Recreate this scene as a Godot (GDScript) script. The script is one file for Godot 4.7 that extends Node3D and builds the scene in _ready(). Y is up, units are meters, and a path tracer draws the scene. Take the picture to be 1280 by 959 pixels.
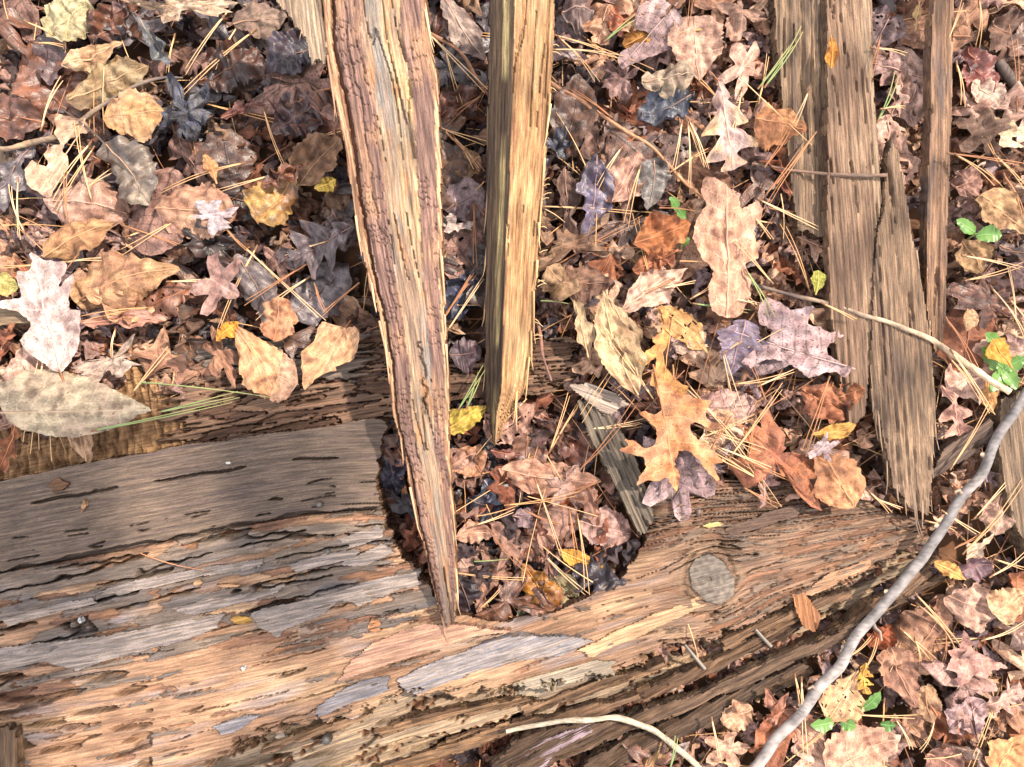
extends Node3D
# Forest floor seen from above: a rotten timber, split pickets, dead leaves, pine needles and twigs.


func _ready() -> void:
	# ------------------------------------------------------------ camera, sky, sun, exposure
	var cam := Camera3D.new()
	cam.name = "camera"
	cam.position = Vector3(0, CAM, 0)
	cam.rotation_degrees = Vector3(-90, 0, 0)
	cam.fov = rad_to_deg(2.0 * atan(0.4795))
	cam.near = 0.02
	cam.far = 60.0
	add_child(cam)
	cam.current = true
	var env := Environment.new()
	env.background_mode = Environment.BG_SKY
	var sm := ProceduralSkyMaterial.new()
	sm.sky_top_color = Color(0.86, 0.86, 0.88)
	sm.sky_horizon_color = Color(0.92, 0.90, 0.87)
	sm.sky_curve = 0.3
	sm.ground_bottom_color = Color(0.22, 0.17, 0.13)
	sm.ground_horizon_color = Color(0.45, 0.40, 0.34)
	sm.sun_angle_max = 1.0
	var sky := Sky.new()
	sky.sky_material = sm
	env.sky = sky
	env.background_energy_multiplier = 1.6
	env.tonemap_mode = Environment.TONE_MAPPER_LINEAR
	env.tonemap_exposure = 2.38
	env.sdfgi_enabled = true
	env.ssao_enabled = true
	env.ssil_enabled = true
	var we := WorldEnvironment.new()
	we.name = "daylight"
	we.environment = env
	add_child(we)
	var sun := DirectionalLight3D.new()
	sun.name = "sun"
	sun.light_color = Color(1.0, 0.95, 0.88)
	sun.light_energy = 1.6
	sun.light_angular_distance = 1.5
	sun.shadow_enabled = true
	add_child(sun)
	sun.look_at_from_position(Vector3(0.62, 0.85, -0.42), Vector3.ZERO, Vector3.UP)

	rng.seed = 20240611
	n1.seed = 3
	n1.frequency = 1.0
	n1.fractal_octaves = 3
	n2.seed = 9
	n2.frequency = 1.0
	n2.fractal_type = FastNoiseLite.FRACTAL_NONE
	n2.noise_type = FastNoiseLite.TYPE_SIMPLEX
	cel.seed = 5
	cel.frequency = 1.0
	cel.noise_type = FastNoiseLite.TYPE_CELLULAR
	cel.fractal_type = FastNoiseLite.FRACTAL_NONE
	materials()
	shade_tree()
	ground()
	timbers()
	crumbs()
	pickets()
	twigs()
	leaves_upper_left()
	leaves_middle()
	leaves_right()
	leaves_pit()
	leaves_lower_right()
	seedlings()
	needles()
	more_leaves()
	more_needles()
	litter()


func vary(m: StandardMaterial3D, rough: float, spec := 0.5) -> StandardMaterial3D:
	m.vertex_color_use_as_albedo = true
	m.roughness = rough
	m.metallic_specular = spec
	m.cull_mode = BaseMaterial3D.CULL_DISABLED
	return m


func streaks(seed_: int, low: float) -> ImageTexture:
	var n := FastNoiseLite.new()
	n.seed = seed_
	n.frequency = 0.045
	n.fractal_octaves = 4
	n.fractal_gain = 0.65
	var im := n.get_seamless_image(120, 1024)
	im.resize(512, 1024, Image.INTERPOLATE_CUBIC)
	im.convert(Image.FORMAT_L8)
	n.frequency = 0.2
	var gr := n.get_seamless_image(512, 1024)
	gr.convert(Image.FORMAT_L8)
	n.seed = seed_ + 50
	n.frequency = 0.05
	n.fractal_octaves = 3
	var ck := n.get_seamless_image(64, 1024)
	ck.resize(512, 1024, Image.INTERPOLATE_CUBIC)
	ck.convert(Image.FORMAT_L8)
	var fib := im.get_data()
	var pore := gr.get_data()
	var cut := ck.get_data()
	var out := PackedByteArray()
	out.resize(512 * 1024)
	for i in out.size():
		var u := fib[i] / 255.0 - 0.5
		var k := low + (1.0 - low) * clampf(u * 1.9 + 0.55 + (pore[i] / 255.0 - 0.5) * 0.8, 0.0, 1.0)
		var d := absf(cut[i] / 255.0 - 0.5)
		if d < 0.022 and u > -0.04:
			k *= 1.0 - 0.55 * (1.0 - d / 0.022) * minf(1.0, (u + 0.04) * 9.0)
		out[i] = int(k * 255.0)
	var res := Image.create_from_data(512, 1024, false, Image.FORMAT_L8, out)
	res.convert(Image.FORMAT_RGB8)
	return ImageTexture.create_from_image(res)


# what a leaf blade is made of: midrib, side veins, fine network, blotches
func leaf_skin(kind: int, relief: bool) -> ImageTexture:
	var w := 256
	var h := 160
	var im := Image.create(w, h, false, Image.FORMAT_RGB8)
	var sd := kind * 37.0
	for y in h:
		for x in w:
			var t := float(x) / w
			var s := float(y) / h * 2.0 - 1.0
			var rib := 1.0 - smoothstep(0.012, 0.04, absf(s))
			var u := t * (9.0 + kind) - absf(s) * 1.4 + 0.12 * n2.get_noise_2d(t * 5.0, s * 3.0 + sd)
			var vd := absf(fposmod(u, 1.0) - 0.5) / (9.0 + kind)
			var vein := (1.0 - smoothstep(0.0025, 0.009, vd)) * (1.0 - 0.5 * absf(s))
			var net := absf(n2.get_noise_2d(t * 60.0, s * 24.0 + sd))
			var web := 1.0 - smoothstep(0.0, 0.18, net)
			var blot := n1.get_noise_2d(t * 5.0 + sd, s * 3.5)
			var speck := n1.get_noise_2d(t * 26.0 + sd, s * 15.0 + 60.0)
			var grain := n1.get_noise_2d(t * 37.0 + sd, s * 21.0 + 11.0)
			if relief:
				var k := 0.45 + 0.35 * rib + 0.28 * vein + 0.02 * web + 0.22 * speck + 0.25 * blot
				im.set_pixel(x, y, Color(k, k, k))
			else:
				var k := 0.84 + 0.28 * blot + 0.10 * grain + 0.12 * speck
				var light := [0.17, -0.24, 0.13, -0.18][kind % 4] as float
				k += light * maxf(rib, vein * 0.8) + light * 0.08 * web
				var col := Color(k, k, k)
				var cut := [0.42, 0.34, 0.5, 0.28][kind % 4] as float
				if speck > cut:
					var d := clampf((speck - cut) * 5.0, 0.0, 0.75)
					col = col.lerp(Color(0.34, 0.22, 0.19), d)
				if kind == 3:
					col = col.lerp(Color(k * 0.72, k * 0.74, k * 0.86), clampf(blot * 3.0, 0.0, 0.8))
				im.set_pixel(x, y, col.clamp())
	return ImageTexture.create_from_image(im)


func materials() -> void:
	var st := streaks(4, 0.66)
	var w := vary(StandardMaterial3D.new(), 0.72, 0.35)
	w.albedo_texture = st
	w.heightmap_enabled = true
	w.heightmap_texture = streaks(8, 0.0)
	w.heightmap_scale = 0.06
	M.wood = w
	for k in 4:
		var skin := leaf_skin(k, false)
		var rel_ := leaf_skin(k, true)
		for wet in 2:
			var m := vary(StandardMaterial3D.new(), [0.66, 0.48][wet], [0.35, 0.5][wet])
			m.albedo_texture = skin
			m.heightmap_enabled = true
			m.heightmap_texture = rel_
			m.heightmap_scale = 0.09
			m.backlight_enabled = true
			m.backlight = Color(0.30, 0.24, 0.18)
			M[["leaf_dry", "leaf_wet"][wet] + ("" if k == 0 else str(k))] = m
	M.plain = vary(StandardMaterial3D.new(), 0.6, 0.4)
	M.bark = vary(StandardMaterial3D.new(), 0.75, 0.4)
	M.soil = vary(StandardMaterial3D.new(), 0.9, 0.3)
	var g := vary(StandardMaterial3D.new(), 0.42, 0.5)
	g.backlight_enabled = true
	g.backlight = Color(0.5, 0.6, 0.2)
	M.green = g
	var me := vary(StandardMaterial3D.new(), 0.55, 0.5)
	me.metallic = 0.6
	M.metal = me


# ---------------------------------------------------------------- the ground
var beds := [
	pts([-70, 560, 480, 420, 720, 420, 720, 480, 480, 520, -70, 620]),
	pts([712, 480, 790, 520, 840, 650, 806, 700, 740, 570]),
	pts([1160, 590, 1240, 515, 1300, 470, 1320, 720, 1262, 680, 1246, 570, 1160, 610]),
	pts([1090, 240, 1130, 180, 1190, -20, 1196, 300, 1186, 420, 1160, 440, 1172, 650, 1140, 650, 1086, 560, 1040, 470, 1030, 300, 1030, -20, 1092, -20]),
	pts([-70, 605, 470, 520, 480, 640, 556, 768, 690, 770, 805, 690, 812, 625, 1000, 600, 1165, 650, 1205, 722, 1010, 858, 830, 940, 740, 985, 640, 985, 470, 1000, -70, 1000]),
]


func bed_mm(x: float, y: float) -> float:
	var h := 26.0
	if x > 470 and x < 830 and y > 470 and y < 790:
		h = 13.0
	if x > 780:
		h = 30.0 - 6.0 * smoothstep(600.0, 760.0, y)
	return h + 5.0 * n2.get_noise_2d(x * 0.012, y * 0.012)


func ground() -> void:
	var v := PackedVector3Array()
	var n := PackedVector3Array()
	var c := PackedColorArray()
	var uv := PackedVector2Array()
	var ix := PackedInt32Array()
	var m := 161
	for j in m:
		for i in m:
			var u := (float(i) / (m - 1) - 0.5) * 2.0
			var w := (float(j) / (m - 1) - 0.5) * 2.0
			var x := u * 1.0 + signf(u) * pow(absf(u), 9.0) * 24.0
			var z := w * 0.9 + signf(w) * pow(absf(w), 9.0) * 24.0
			var y := (bed_mm(640.0 + x * 1000.0, 480.0 + z * 1000.0) - 24.0 + 5.0 * n1.get_noise_2d(x * 12.0, z * 12.0)) * 0.001
			if absf(x) > 1.4 or absf(z) > 1.3: y = 0.004
			v.append(Vector3(x, y, z))
			var k := n1.get_noise_2d(x * 40.0, z * 40.0)
			c.append(C(72, 52, 40).lerp(C(116, 82, 58), clampf(0.5 + k, 0, 1)))
			uv.append(Vector2(x, z))
			n.append(Vector3(0, 1, 0))
	for j in m - 1:
		for i in m - 1:
			var a := j * m + i
			ix.append_array([a, a + 1, a + m, a + 1, a + m + 1, a + m])
	for j in range(1, m - 1):
		for i in range(1, m - 1):
			var a := j * m + i
			n[a] = (v[a + m] - v[a - m]).cross(v[a + 1] - v[a - 1]).normalized()
	var o := part("ground", mesh_of(v, n, c, uv, ix), M.soil, self, "dark soil under the dead leaves")
	o.set_meta("kind", "structure")


# ---------------------------------------------------------------- timbers lying on the ground
func timbers() -> void:
	timber_fr = Transform3D(Basis(Vector3.UP, deg_to_rad(14.0)), Vector3(0, 0.055, 0))
	var xs := [-90, 200, 400, 560, 700, 830, 950, 1200]
	var rows := [[612, 562, 527, 530, 545, 560, 560, 580], [737, 685, 640, 640, 660, 640, 610, 600], [840, 790, 745, 715, 700, 665, 640, 618], [905, 860, 815, 775, 735, 690, 668, 634], [990, 940, 890, 840, 790, 748, 735, 660], [1060, 1010, 950, 895, 850, 815, 775, 695], [1130, 1080, 1010, 950, 905, 870, 830, 735]]
	timber_guides = []
	for r in rows:
		var g := PackedVector2Array()
		for i in xs.size(): g.append(Vector2(xs[i], r[i]))
		timber_guides.append(g)
	var vals := [0.0, 105.0, 175.0, 230.0, 295.0, 355.0, 415.0]
	var t := thing("rotten_timber", "long grey and russet timber with flaking face across the lower left", "timber", "", timber_fr)
	var poly := pts([-80, 612, 0, 600, 120, 577, 250, 553, 380, 537, 470, 522, 486, 527, 477, 560, 471, 600, 478, 640, 500, 690, 525, 718, 545, 745, 556, 766, 600, 778, 640, 780, 690, 770, 730, 752, 775, 728, 805, 690, 818, 655, 812, 625, 830, 605, 875, 598, 930, 600, 985, 603, 1030, 600, 1075, 625, 1110, 640, 1165, 652, 1180, 712, 1110, 752, 1010, 802, 900, 846, 800, 880, 640, 902, 560, 930, 490, 962, 430, 1010, -80, 1010])
	wood(t, "body", timber_fr, poly, 0, {"cell": 1.6, "across": 0.85, "px": 0.000945, "wall": 50.0, "rag": 1.6, "soft": 90.0, "guides": timber_guides, "values": vals, "side": C(120, 86, 64)}, M.wood)
	wood(t, "knot", timber_fr, pts([885, 690, 903, 700, 916, 722, 916, 742, 900, 754, 880, 750, 864, 734, 858, 712, 868, 696]), 5, {"cell": 0.8, "wall": 10.0, "rag": 0.5, "px": 0.000945}, M.wood, )
	var grey := C(138, 126, 122)
	var grey2 := C(168, 150, 138)
	var blue := C(134, 132, 142)
	var tan := C(196, 152, 118)
	for fl in [
		[pts([312, 775, 318, 765, 360, 752, 430, 735, 480, 720, 525, 712, 530, 727, 490, 738, 470, 748, 452, 757, 430, 750, 400, 770, 360, 785, 350, 797, 335, 790, 325, 783]), grey, grey2],
		[pts([-70, 845, -70, 818, 60, 800, 150, 790, 220, 775, 278, 766, 275, 782, 230, 800, 180, 815, 130, 825, 100, 838, 60, 828, 20, 835]), grey, grey2],
		[pts([497, 845, 540, 825, 600, 800, 650, 790, 700, 790, 740, 798, 700, 815, 640, 822, 600, 835, 560, 850, 520, 865, 500, 862]), blue, grey2],
		[pts([395, 880, 420, 862, 460, 848, 485, 842, 487, 858, 470, 868, 430, 880, 400, 893]), blue, grey],
		[pts([430, 700, 455, 688, 480, 676, 494, 690, 478, 698, 462, 706, 440, 708]), grey, grey2],
		[pts([426, 672, 450, 662, 470, 655, 482, 668, 455, 680, 436, 686]), grey, grey2],
		[pts([120, 740, 180, 722, 240, 712, 300, 700, 330, 696, 330, 704, 270, 718, 200, 732, 150, 744]), grey, grey2],
		[pts([0, 772, 60, 757, 120, 745, 126, 752, 70, 766, 10, 782]), grey, grey2],
		[pts([216, 760, 260, 748, 330, 738, 360, 730, 345, 742, 290, 756, 240, 768]), grey, grey2],
		[pts([360, 706, 410, 692, 450, 684, 440, 696, 400, 708, 368, 716]), grey, grey2],
		[pts([640, 850, 690, 836, 740, 822, 768, 826, 770, 850, 720, 862, 660, 878, 644, 870]), C(150, 138, 124), C(190, 166, 138)],
		[pts([720, 806, 790, 776, 850, 752, 910, 732, 900, 746, 850, 770, 800, 792, 740, 818]), tan, C(226, 184, 140)],
		[pts([470, 800, 520, 780, 570, 776, 640, 786, 600, 792, 540, 808, 480, 830, 420, 850, 440, 824]), C(176, 134, 116), C(206, 160, 130)],
		[pts([270, 905, 310, 890, 325, 896, 300, 912, 276, 918]), blue, grey],
		[pts([1000, 746, 1040, 716, 1090, 700, 1100, 706, 1060, 726, 1020, 748]), tan, C(170, 128, 100)],
		[pts([905, 660, 960, 640, 1010, 630, 1000, 645, 950, 662, 915, 672]), C(140, 110, 92), C(110, 88, 78)],
	]:
		wood(t, "flake", timber_fr, fl[0], 6, {"cell": 1.5, "across": 1.1, "px": 0.000945, "wall": -1.0, "rag": 2.4, "seed": fl[0][0].x * 0.01, "soft": 40.0, "guides": timber_guides, "values": vals, "tone": fl[1], "tone2": fl[2], "lift": 6.4}, M.wood)
	for nl in [[399, 631, 4.2, 65.0], [409, 690, 4.6, 60.0], [407, 926, 6.0, 60.0]]:
		var at := P(nl[0], nl[1], nl[3])
		part("nail_head", tube(PackedVector3Array([timber_fr.affine_inverse() * at + Vector3(0, -0.012, 0), timber_fr.affine_inverse() * at + Vector3(0, -0.001, 0), timber_fr.affine_inverse() * at + Vector3(0, 0.0, 0)]), nl[2] * 0.001, nl[2] * 0.00085, 14, C(70, 64, 60), C(104, 98, 94), 0.12, nl[0]), M.metal, t)
	for nl in [[856, 806, 881, 836], [944, 787, 964, 808]]:
		part("nail", tube(PackedVector3Array([timber_fr.affine_inverse() * P(nl[0], nl[1], 50.0), timber_fr.affine_inverse() * P(nl[0] * 0.5 + nl[2] * 0.5, nl[1] * 0.5 + nl[3] * 0.5, 52.0), timber_fr.affine_inverse() * P(nl[2], nl[3], 50.0)]), 0.0024, 0.0022, 8, C(100, 92, 86), C(128, 118, 108), 0.2, nl[0]), M.metal, t)
	# long splinters along the lower side, which lie lower than the face
	for s in [
		[pts([1190, 712, 1186, 722, 1100, 772, 1000, 826, 900, 872, 800, 912, 700, 952, 640, 985, 600, 985, 640, 925, 720, 905, 800, 892, 900, 856, 1000, 812, 1100, 764]), 48.0, 4.0, C(134, 106, 84), C(78, 60, 50)],
		[pts([1012, 826, 1008, 848, 960, 872, 900, 902, 840, 926, 790, 950, 750, 985, 705, 985, 740, 948, 800, 918, 860, 890, 940, 856]), 39.0, 6.0, C(124, 98, 78), C(72, 56, 46)],
		[pts([830, 925, 850, 930, 806, 985, 780, 985]), 42.0, 7.0, C(206, 164, 114), C(150, 110, 78)],
		[pts([470, 958, 540, 936, 640, 904, 642, 916, 560, 948, 500, 985, 460, 985]), 48.0, 9.0, C(170, 132, 98), C(120, 90, 66)],
		[pts([668, 872, 662, 880, 560, 899, 475, 924, 470, 912, 560, 884]), 47.0, 11.0, C(168, 132, 100), C(110, 82, 62)],
		[pts([834, 826, 834, 838, 745, 868, 650, 896, 640, 884, 740, 854]), 48.0, 12.0, C(158, 124, 94), C(98, 74, 58)],
		[pts([1004, 772, 1003, 786, 905, 836, 806, 878, 798, 866, 900, 819]), 47.0, 13.0, C(138, 106, 80), C(84, 64, 52)],
		[pts([1064, 733, 1062, 745, 1000, 774, 905, 814, 898, 803, 1000, 759]), 50.0, 14.0, C(172, 134, 102), C(112, 84, 64)],
		[pts([804, 868, 800, 880, 700, 903, 570, 941, 560, 929, 700, 889]), 45.0, 15.0, C(146, 112, 86), C(90, 68, 54)],
		[pts([1168, 703, 1168, 718, 1100, 768, 1015, 820, 1008, 806, 1100, 748]), 46.0, 16.0, C(150, 116, 88), C(94, 70, 56)],
		[pts([470, 892, 460, 904, 400, 922, 330, 944, 322, 934, 400, 908]), 50.0, 17.0, C(176, 140, 108), C(122, 92, 70)],
	]:
		var c: Vector2 = s[0][0]
		var e: Vector2 = s[0][s[0].size() / 2]
		var fr := frame(P(e.x, e.y, s[1] - 2.0), P(c.x, c.y, s[1] + 4.0), 0.12)
		splinter(t, fr, s)
	# the second, softer timber behind it
	var fr2 := Transform3D(Basis(Vector3.UP, deg_to_rad(8.0)), Vector3(0, 0.035, 0))
	var g2 := [pts([-90, 520, 200, 440, 480, 408, 730, 400]), pts([-90, 580, 200, 505, 480, 462, 730, 445]), pts([-90, 640, 200, 590, 480, 525, 730, 500])]
	var t2 := thing("decayed_timber", "crumbling brown timber behind the grey plank, leaves over its upper edge", "timber", "", fr2)
	wood(t2, "body", fr2, pts([-80, 560, 60, 520, 180, 440, 260, 425, 330, 420, 380, 416, 430, 420, 480, 410, 560, 432, 610, 446, 680, 424, 716, 420, 722, 470, 690, 490, 560, 502, 500, 505, 485, 530, 380, 548, 250, 566, 120, 590, 10, 612, -80, 625]), 1, {"cell": 1.5, "across": 1.0, "px": 0.000965, "wall": 34.0, "rag": 3.0, "soft": 60.0, "guides": g2, "values": [0.0, 62.0, 130.0], "side": C(110, 80, 60)}, M.wood)
	landmarks.append_array([["the decayed timber", Vector2(330, 480)], ["the grey plank end", Vector2(455, 585)], ["the timber knot", Vector2(885, 722)], ["the timber's right end", Vector2(1120, 660)]])
	# boards and bits of wood
	loose("dark_board", "short dark weathered board sloping beside the pit of leaves", "board", pts([722, 500, 755, 505, 790, 560, 815, 625, 817, 652, 803, 673, 770, 610, 735, 545]), Vector2(806, 664), Vector2(735, 505), 46.0, 44.0, {"tone": C(92, 82, 72), "tone2": C(132, 116, 98), "seed": 3.0, "wall": 26.0})
	loose("board_piece", "small dark board wedged right of the broad picket's tip", "board", pts([1163, 590, 1180, 560, 1238, 522, 1246, 545, 1225, 565, 1165, 600]), Vector2(1165, 592), Vector2(1240, 535), 56.0, 66.0, {"tone": C(126, 102, 88), "tone2": C(86, 70, 62), "seed": 4.0, "wall": 16.0})
	loose("edge_board", "grey brown board running out of the right edge", "board", pts([1252, 500, 1300, 480, 1340, 720, 1300, 720, 1266, 650, 1250, 565]), Vector2(1300, 715), Vector2(1272, 500), 62.0, 62.0, {"tone": C(152, 126, 102), "tone2": C(116, 94, 78), "seed": 5.0, "wall": 30.0})
	loose("old_board", "dark upright board at the left edge near the top", "board", pts([-60, 40, 4, 60, 28, 84, 30, 200, 22, 290, 8, 335, -60, 335]), Vector2(-10, 335), Vector2(-10, 50), 26.0, 30.0, {"tone": C(116, 94, 80), "tone2": C(76, 62, 56), "seed": 6.0, "wall": 30.0})
	loose("wood_stub", "broken grey brown stub of wood entering at the left edge", "wood piece", pts([-40, 388, 20, 386, 46, 391, 49, 400, 40, 405, -40, 408]), Vector2(-40, 398), Vector2(48, 397), 66.0, 62.0, {"tone": C(150, 126, 100), "tone2": C(100, 82, 68), "seed": 7.0, "wall": 10.0, "rag": 1.2})
	loose("corner_block", "brown block of wood in the lower left corner", "wood piece", pts([-50, 912, 20, 910, 25, 990, -50, 990]), Vector2(0, 990), Vector2(0, 912), 70.0, 70.0, {"tone": C(140, 108, 80), "tone2": C(92, 70, 54), "seed": 8.0, "wall": 30.0})
	loose("bark_sliver", "lilac grey sliver of bark at the bottom edge", "bark chip", pts([620, 985, 640, 945, 675, 922, 735, 906, 743, 915, 700, 938, 668, 975, 660, 990]), Vector2(640, 975), Vector2(740, 910), 44.0, 50.0, {"tone": C(172, 150, 158), "tone2": C(138, 116, 122), "seed": 9.0, "wall": 3.0, "amp": 0.5})
	loose("bark_chip", "pale grey triangular bark chip above the short dark board", "bark chip", pts([707, 480, 735, 477, 770, 492, 789, 508, 757, 521, 745, 512, 725, 494]), Vector2(712, 482), Vector2(785, 510), 50.0, 46.0, {"tone": C(196, 176, 160), "tone2": C(158, 138, 124), "seed": 10.0, "wall": 2.5, "amp": 0.6})


func crumbs() -> void:
	loose("bark_piece", "torn orange brown bark piece on the timber's lower edge left of the stick", "bark chip", pts([990, 745, 1005, 738, 1016, 755, 1028, 772, 1020, 790, 1006, 784, 996, 765]), Vector2(1010, 790), Vector2(1002, 740), 62.0, 52.0, {"tone": C(190, 130, 86), "tone2": C(136, 88, 60), "seed": 61.0, "wall": 2.0, "rag": 1.2})
	for d in [
		["white crumb on the grey plank's first crack", 285, 579, 8, 4, C(236, 230, 224)],
		["rusty brown clump of dirt near the grey plank's upper edge", 72, 607, 24, 18, C(120, 84, 58)],
		["tan chip on the left of the grey plank", 103, 633, 8, 16, C(176, 136, 102)],
		["pale tan chip under the straw on the timber", 246, 730, 13, 8, C(214, 170, 128)],
		["long pale tan chip in the timber's flaking band", 284, 733, 30, 7, C(206, 160, 122)],
		["yellow ochre chip beside the large grey flake", 300, 776, 26, 12, C(196, 150, 76)],
		["small bright yellow chip on the lower timber", 589, 820, 9, 7, C(226, 186, 92)],
		["tiny white crumb on the smooth lower timber", 303, 836, 6, 5, C(230, 222, 214)],
		["pale yellow sliver above the timber knot", 890, 657, 30, 7, C(226, 200, 132)],
		["orange chip in the middle of the timber", 466, 784, 24, 17, C(206, 146, 104)],
		["pale round pebble in the dirt at the bottom", 352, 921, 15, 12, C(200, 182, 164)],
		["white crumb in the left flaking band", 99, 776, 6, 8, C(228, 222, 220)],
		["tan chip low on the timber above the pale twig", 762, 830, 22, 9, C(204, 164, 116)],
	]:
		var x: float = d[1]
		var y: float = d[2]
		var w: float = d[3] * 0.5
		var hh: float = d[4] * 0.5
		var on := 63.0 if y < 700 and x < 480 else 60.0
		if x > 820: on = 52.0
		if y > 900 or y > 825 and x > 700: on = 46.0
		var tone: Color = d[5]
		loose("wood_chip", d[0], "chip", pts([x - w, y, x - w * 0.5, y - hh * 0.9, x + w * 0.4, y - hh, x + w, y - hh * 0.2, x + w * 0.6, y + hh * 0.8, x - w * 0.3, y + hh]), Vector2(x - w, y + w * 0.2), Vector2(x + w, y - w * 0.2), on, on + 1.0, {"cell": 0.8, "rag": clampf(w * 0.2, 0.6, 2.4), "wall": 5.0, "amp": 0.7, "seed": x * 0.1, "tone": tone, "tone2": tone * 0.75})


func splinter(t: Node3D, fr: Transform3D, s: Array) -> void:
	var m := wood(t, "splinter", fr, s[0], 2, {"cell": 1.6, "across": 0.9, "wall": 14.0, "rag": 4.0, "bulge": 5.0, "freq": 0.2, "seed": s[2], "tone": s[3], "tone2": s[4], "tone3": C(104, 80, 62), "amp": 2.4, "crack": 0.06}, M.wood)
	m.transform = timber_fr.affine_inverse() * fr


func loose(called: String, label: String, category: String, poly: PackedVector2Array, a: Vector2, b: Vector2, ha: float, hb: float, o: Dictionary) -> void:
	var fr := frame(P(a.x, a.y, ha), P(b.x, b.y, hb), o.get("roll", 0.0))
	var t := thing(called, label, category, "", fr)
	var q := {"cell": 1.3, "rag": 1.8}
	q.merge(o, true)
	wood(t, "wood", fr, poly, 2, q, M.wood)


# ---------------------------------------------------------------- split pickets that lean over the litter
func pickets() -> void:
	var fr := frame(P(562, 780, 74), P(465, -60, 190))
	var t := thing("split_picket", "longest split picket, cracked bark bands, pointed tip resting on the flaking timber", "picket", "split pickets", fr)
	var le := [398, -60, 403, 20, 405, 60, 413, 100, 430, 180, 443, 270, 455, 330, 475, 400, 485, 460, 490, 520, 505, 570, 520, 650, 535, 710, 550, 770, 556, 782]
	var re := [530, -60, 532, 0, 538, 60, 545, 90, 552, 220, 553, 330, 557, 420, 562, 500, 560, 560, 565, 600, 568, 660, 572, 740, 568, 778]
	var poly := pts(le)
	var rr := pts(re)
	rr.reverse()
	poly.append_array(rr)
	wood(t, "shaft", fr, poly, 3, {"cell": 1.2, "wall": 20.0, "rag": 1.5, "guides": [pts(le), pts(re)], "values": [0.0, 1.0], "fscale": 90.0, "side": C(150, 104, 72)}, M.wood)
	wood(t, "side_splinter", fr, pts([330, -60, 399, -60, 408, 60, 405, 82, 396, 76, 389, 84, 381, 52, 360, 20, 340, -10]), 2, {"cell": 1.3, "wall": 10.0, "rag": 2.2, "seed": 21.0, "tone": C(196, 172, 146), "tone2": C(140, 116, 98), "amp": 1.4}, M.wood)
	var le_up := pts(le)
	le_up.reverse()
	var re_up := pts(re)
	re_up.reverse()
	slivers(t, fr, le_up, 12, 0.0, C(206, 168, 130), C(150, 108, 84))
	slivers(t, fr, re_up, 12, -1.0, C(214, 180, 140), C(160, 120, 94))
	landmarks.append_array([["the long picket", Vector2(480, 130)], ["the long picket's middle", Vector2(512, 440)], ["the long picket's tip", Vector2(560, 740)]])
	# the wedge shaped one
	var fr2 := frame(P(620, 556, 58), P(650, -60, 178))
	var t2 := thing("split_picket", "ochre wedge shaped picket with one dark face, second from left", "picket", "split pickets", fr2)
	var l2 := [608, -60, 610, 0, 608, 200, 605, 350, 604, 450, 607, 520, 614, 556]
	var r2 := [698, -60, 695, 0, 690, 100, 685, 180, 677, 260, 672, 330, 665, 440, 658, 490, 640, 520, 630, 548, 624, 556]
	var p2 := pts(l2)
	rr = pts(r2)
	rr.reverse()
	p2.append_array(rr)
	wood(t2, "shaft", fr2, p2, 4, {"cell": 1.2, "wall": 34.0, "rag": 1.7, "guides": [pts(l2), pts(r2)], "values": [0.0, 1.0], "fscale": 80.0}, M.wood)
	for k in 16:
		var y := rng.randf_range(60, 500)
		var xx: float = lerpf(690.0, 662.0, clampf((y - 60.0) / 440.0, 0, 1))
		var a := fr2.affine_inverse() * P(xx, y, 90.0 - 60.0 * y / 560.0)
		a.y = -0.02
		var b := a + Vector3(rng.randf_range(-0.006, 0.006), 0.004, rng.randf_range(0.005, 0.011))
		part("fibre", tube(PackedVector3Array([a, (a + b) * 0.5 + Vector3(0.001, 0.001, 0), b]), 0.0007, 0.0002, 4, C(226, 190, 134), C(236, 206, 156)), M.plain, t2)
	slivers(t2, fr2, pts([622, 552, 606, 500, 604, 450, 605, 350, 608, 200, 610, 0]), 7, -24.0, C(130, 104, 78), C(96, 74, 56))
	slivers(t2, fr2, pts([626, 552, 640, 520, 658, 490, 665, 440, 672, 330, 677, 260, 690, 100]), 14, -20.0, C(222, 182, 130), C(170, 124, 84))
	landmarks.append_array([["the ochre picket", Vector2(650, 150)], ["the ochre picket's tip", Vector2(628, 500)]])
	# boards at the right
	var f3 := frame(P(1005, 300, 60), P(1000, -60, 74), -0.05)
	var t3 := thing("weathered_picket", "leftmost of the right pickets, pitted grey wood with dark left side", "picket", "weathered pickets at the right", f3)
	wood(t3, "shaft", f3, pts([962, -60, 966, 0, 972, 60, 980, 150, 988, 230, 998, 296, 1016, 290, 1034, 304, 1036, 200, 1034, -60]), 2, {"cell": 1.3, "wall": 18.0, "rag": 2.0, "seed": 31.0, "tone": C(162, 132, 104), "tone2": C(110, 88, 72), "tone3": C(96, 78, 66), "amp": 1.6, "freq": 0.09, "bulge": 4.0, "crack": 0.04}, M.wood)
	var f4 := frame(P(1110, 650, 62), P(1060, -60, 84), 0.04)
	var t4 := thing("weathered_picket", "broad brown picket split down the middle, with a ragged point", "picket", "weathered pickets at the right", f4)
	wood(t4, "left_half", f4, pts([1034, -60, 1034, 100, 1034, 300, 1040, 400, 1049, 470, 1062, 532, 1072, 528, 1082, 515, 1090, 440, 1092, 340, 1095, 290, 1103, 255, 1098, 200, 1093, 100, 1090, -60]), 2, {"cell": 1.25, "wall": 16.0, "rag": 1.4, "seed": 41.0, "tone": C(152, 120, 96), "tone2": C(104, 79, 65), "tone3": C(166, 136, 110), "amp": 1.0, "freq": 0.16, "wide": 60.0, "stripe": 0.28, "stripe_tone": C(172, 144, 118), "crack": 0.018}, M.wood)
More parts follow.
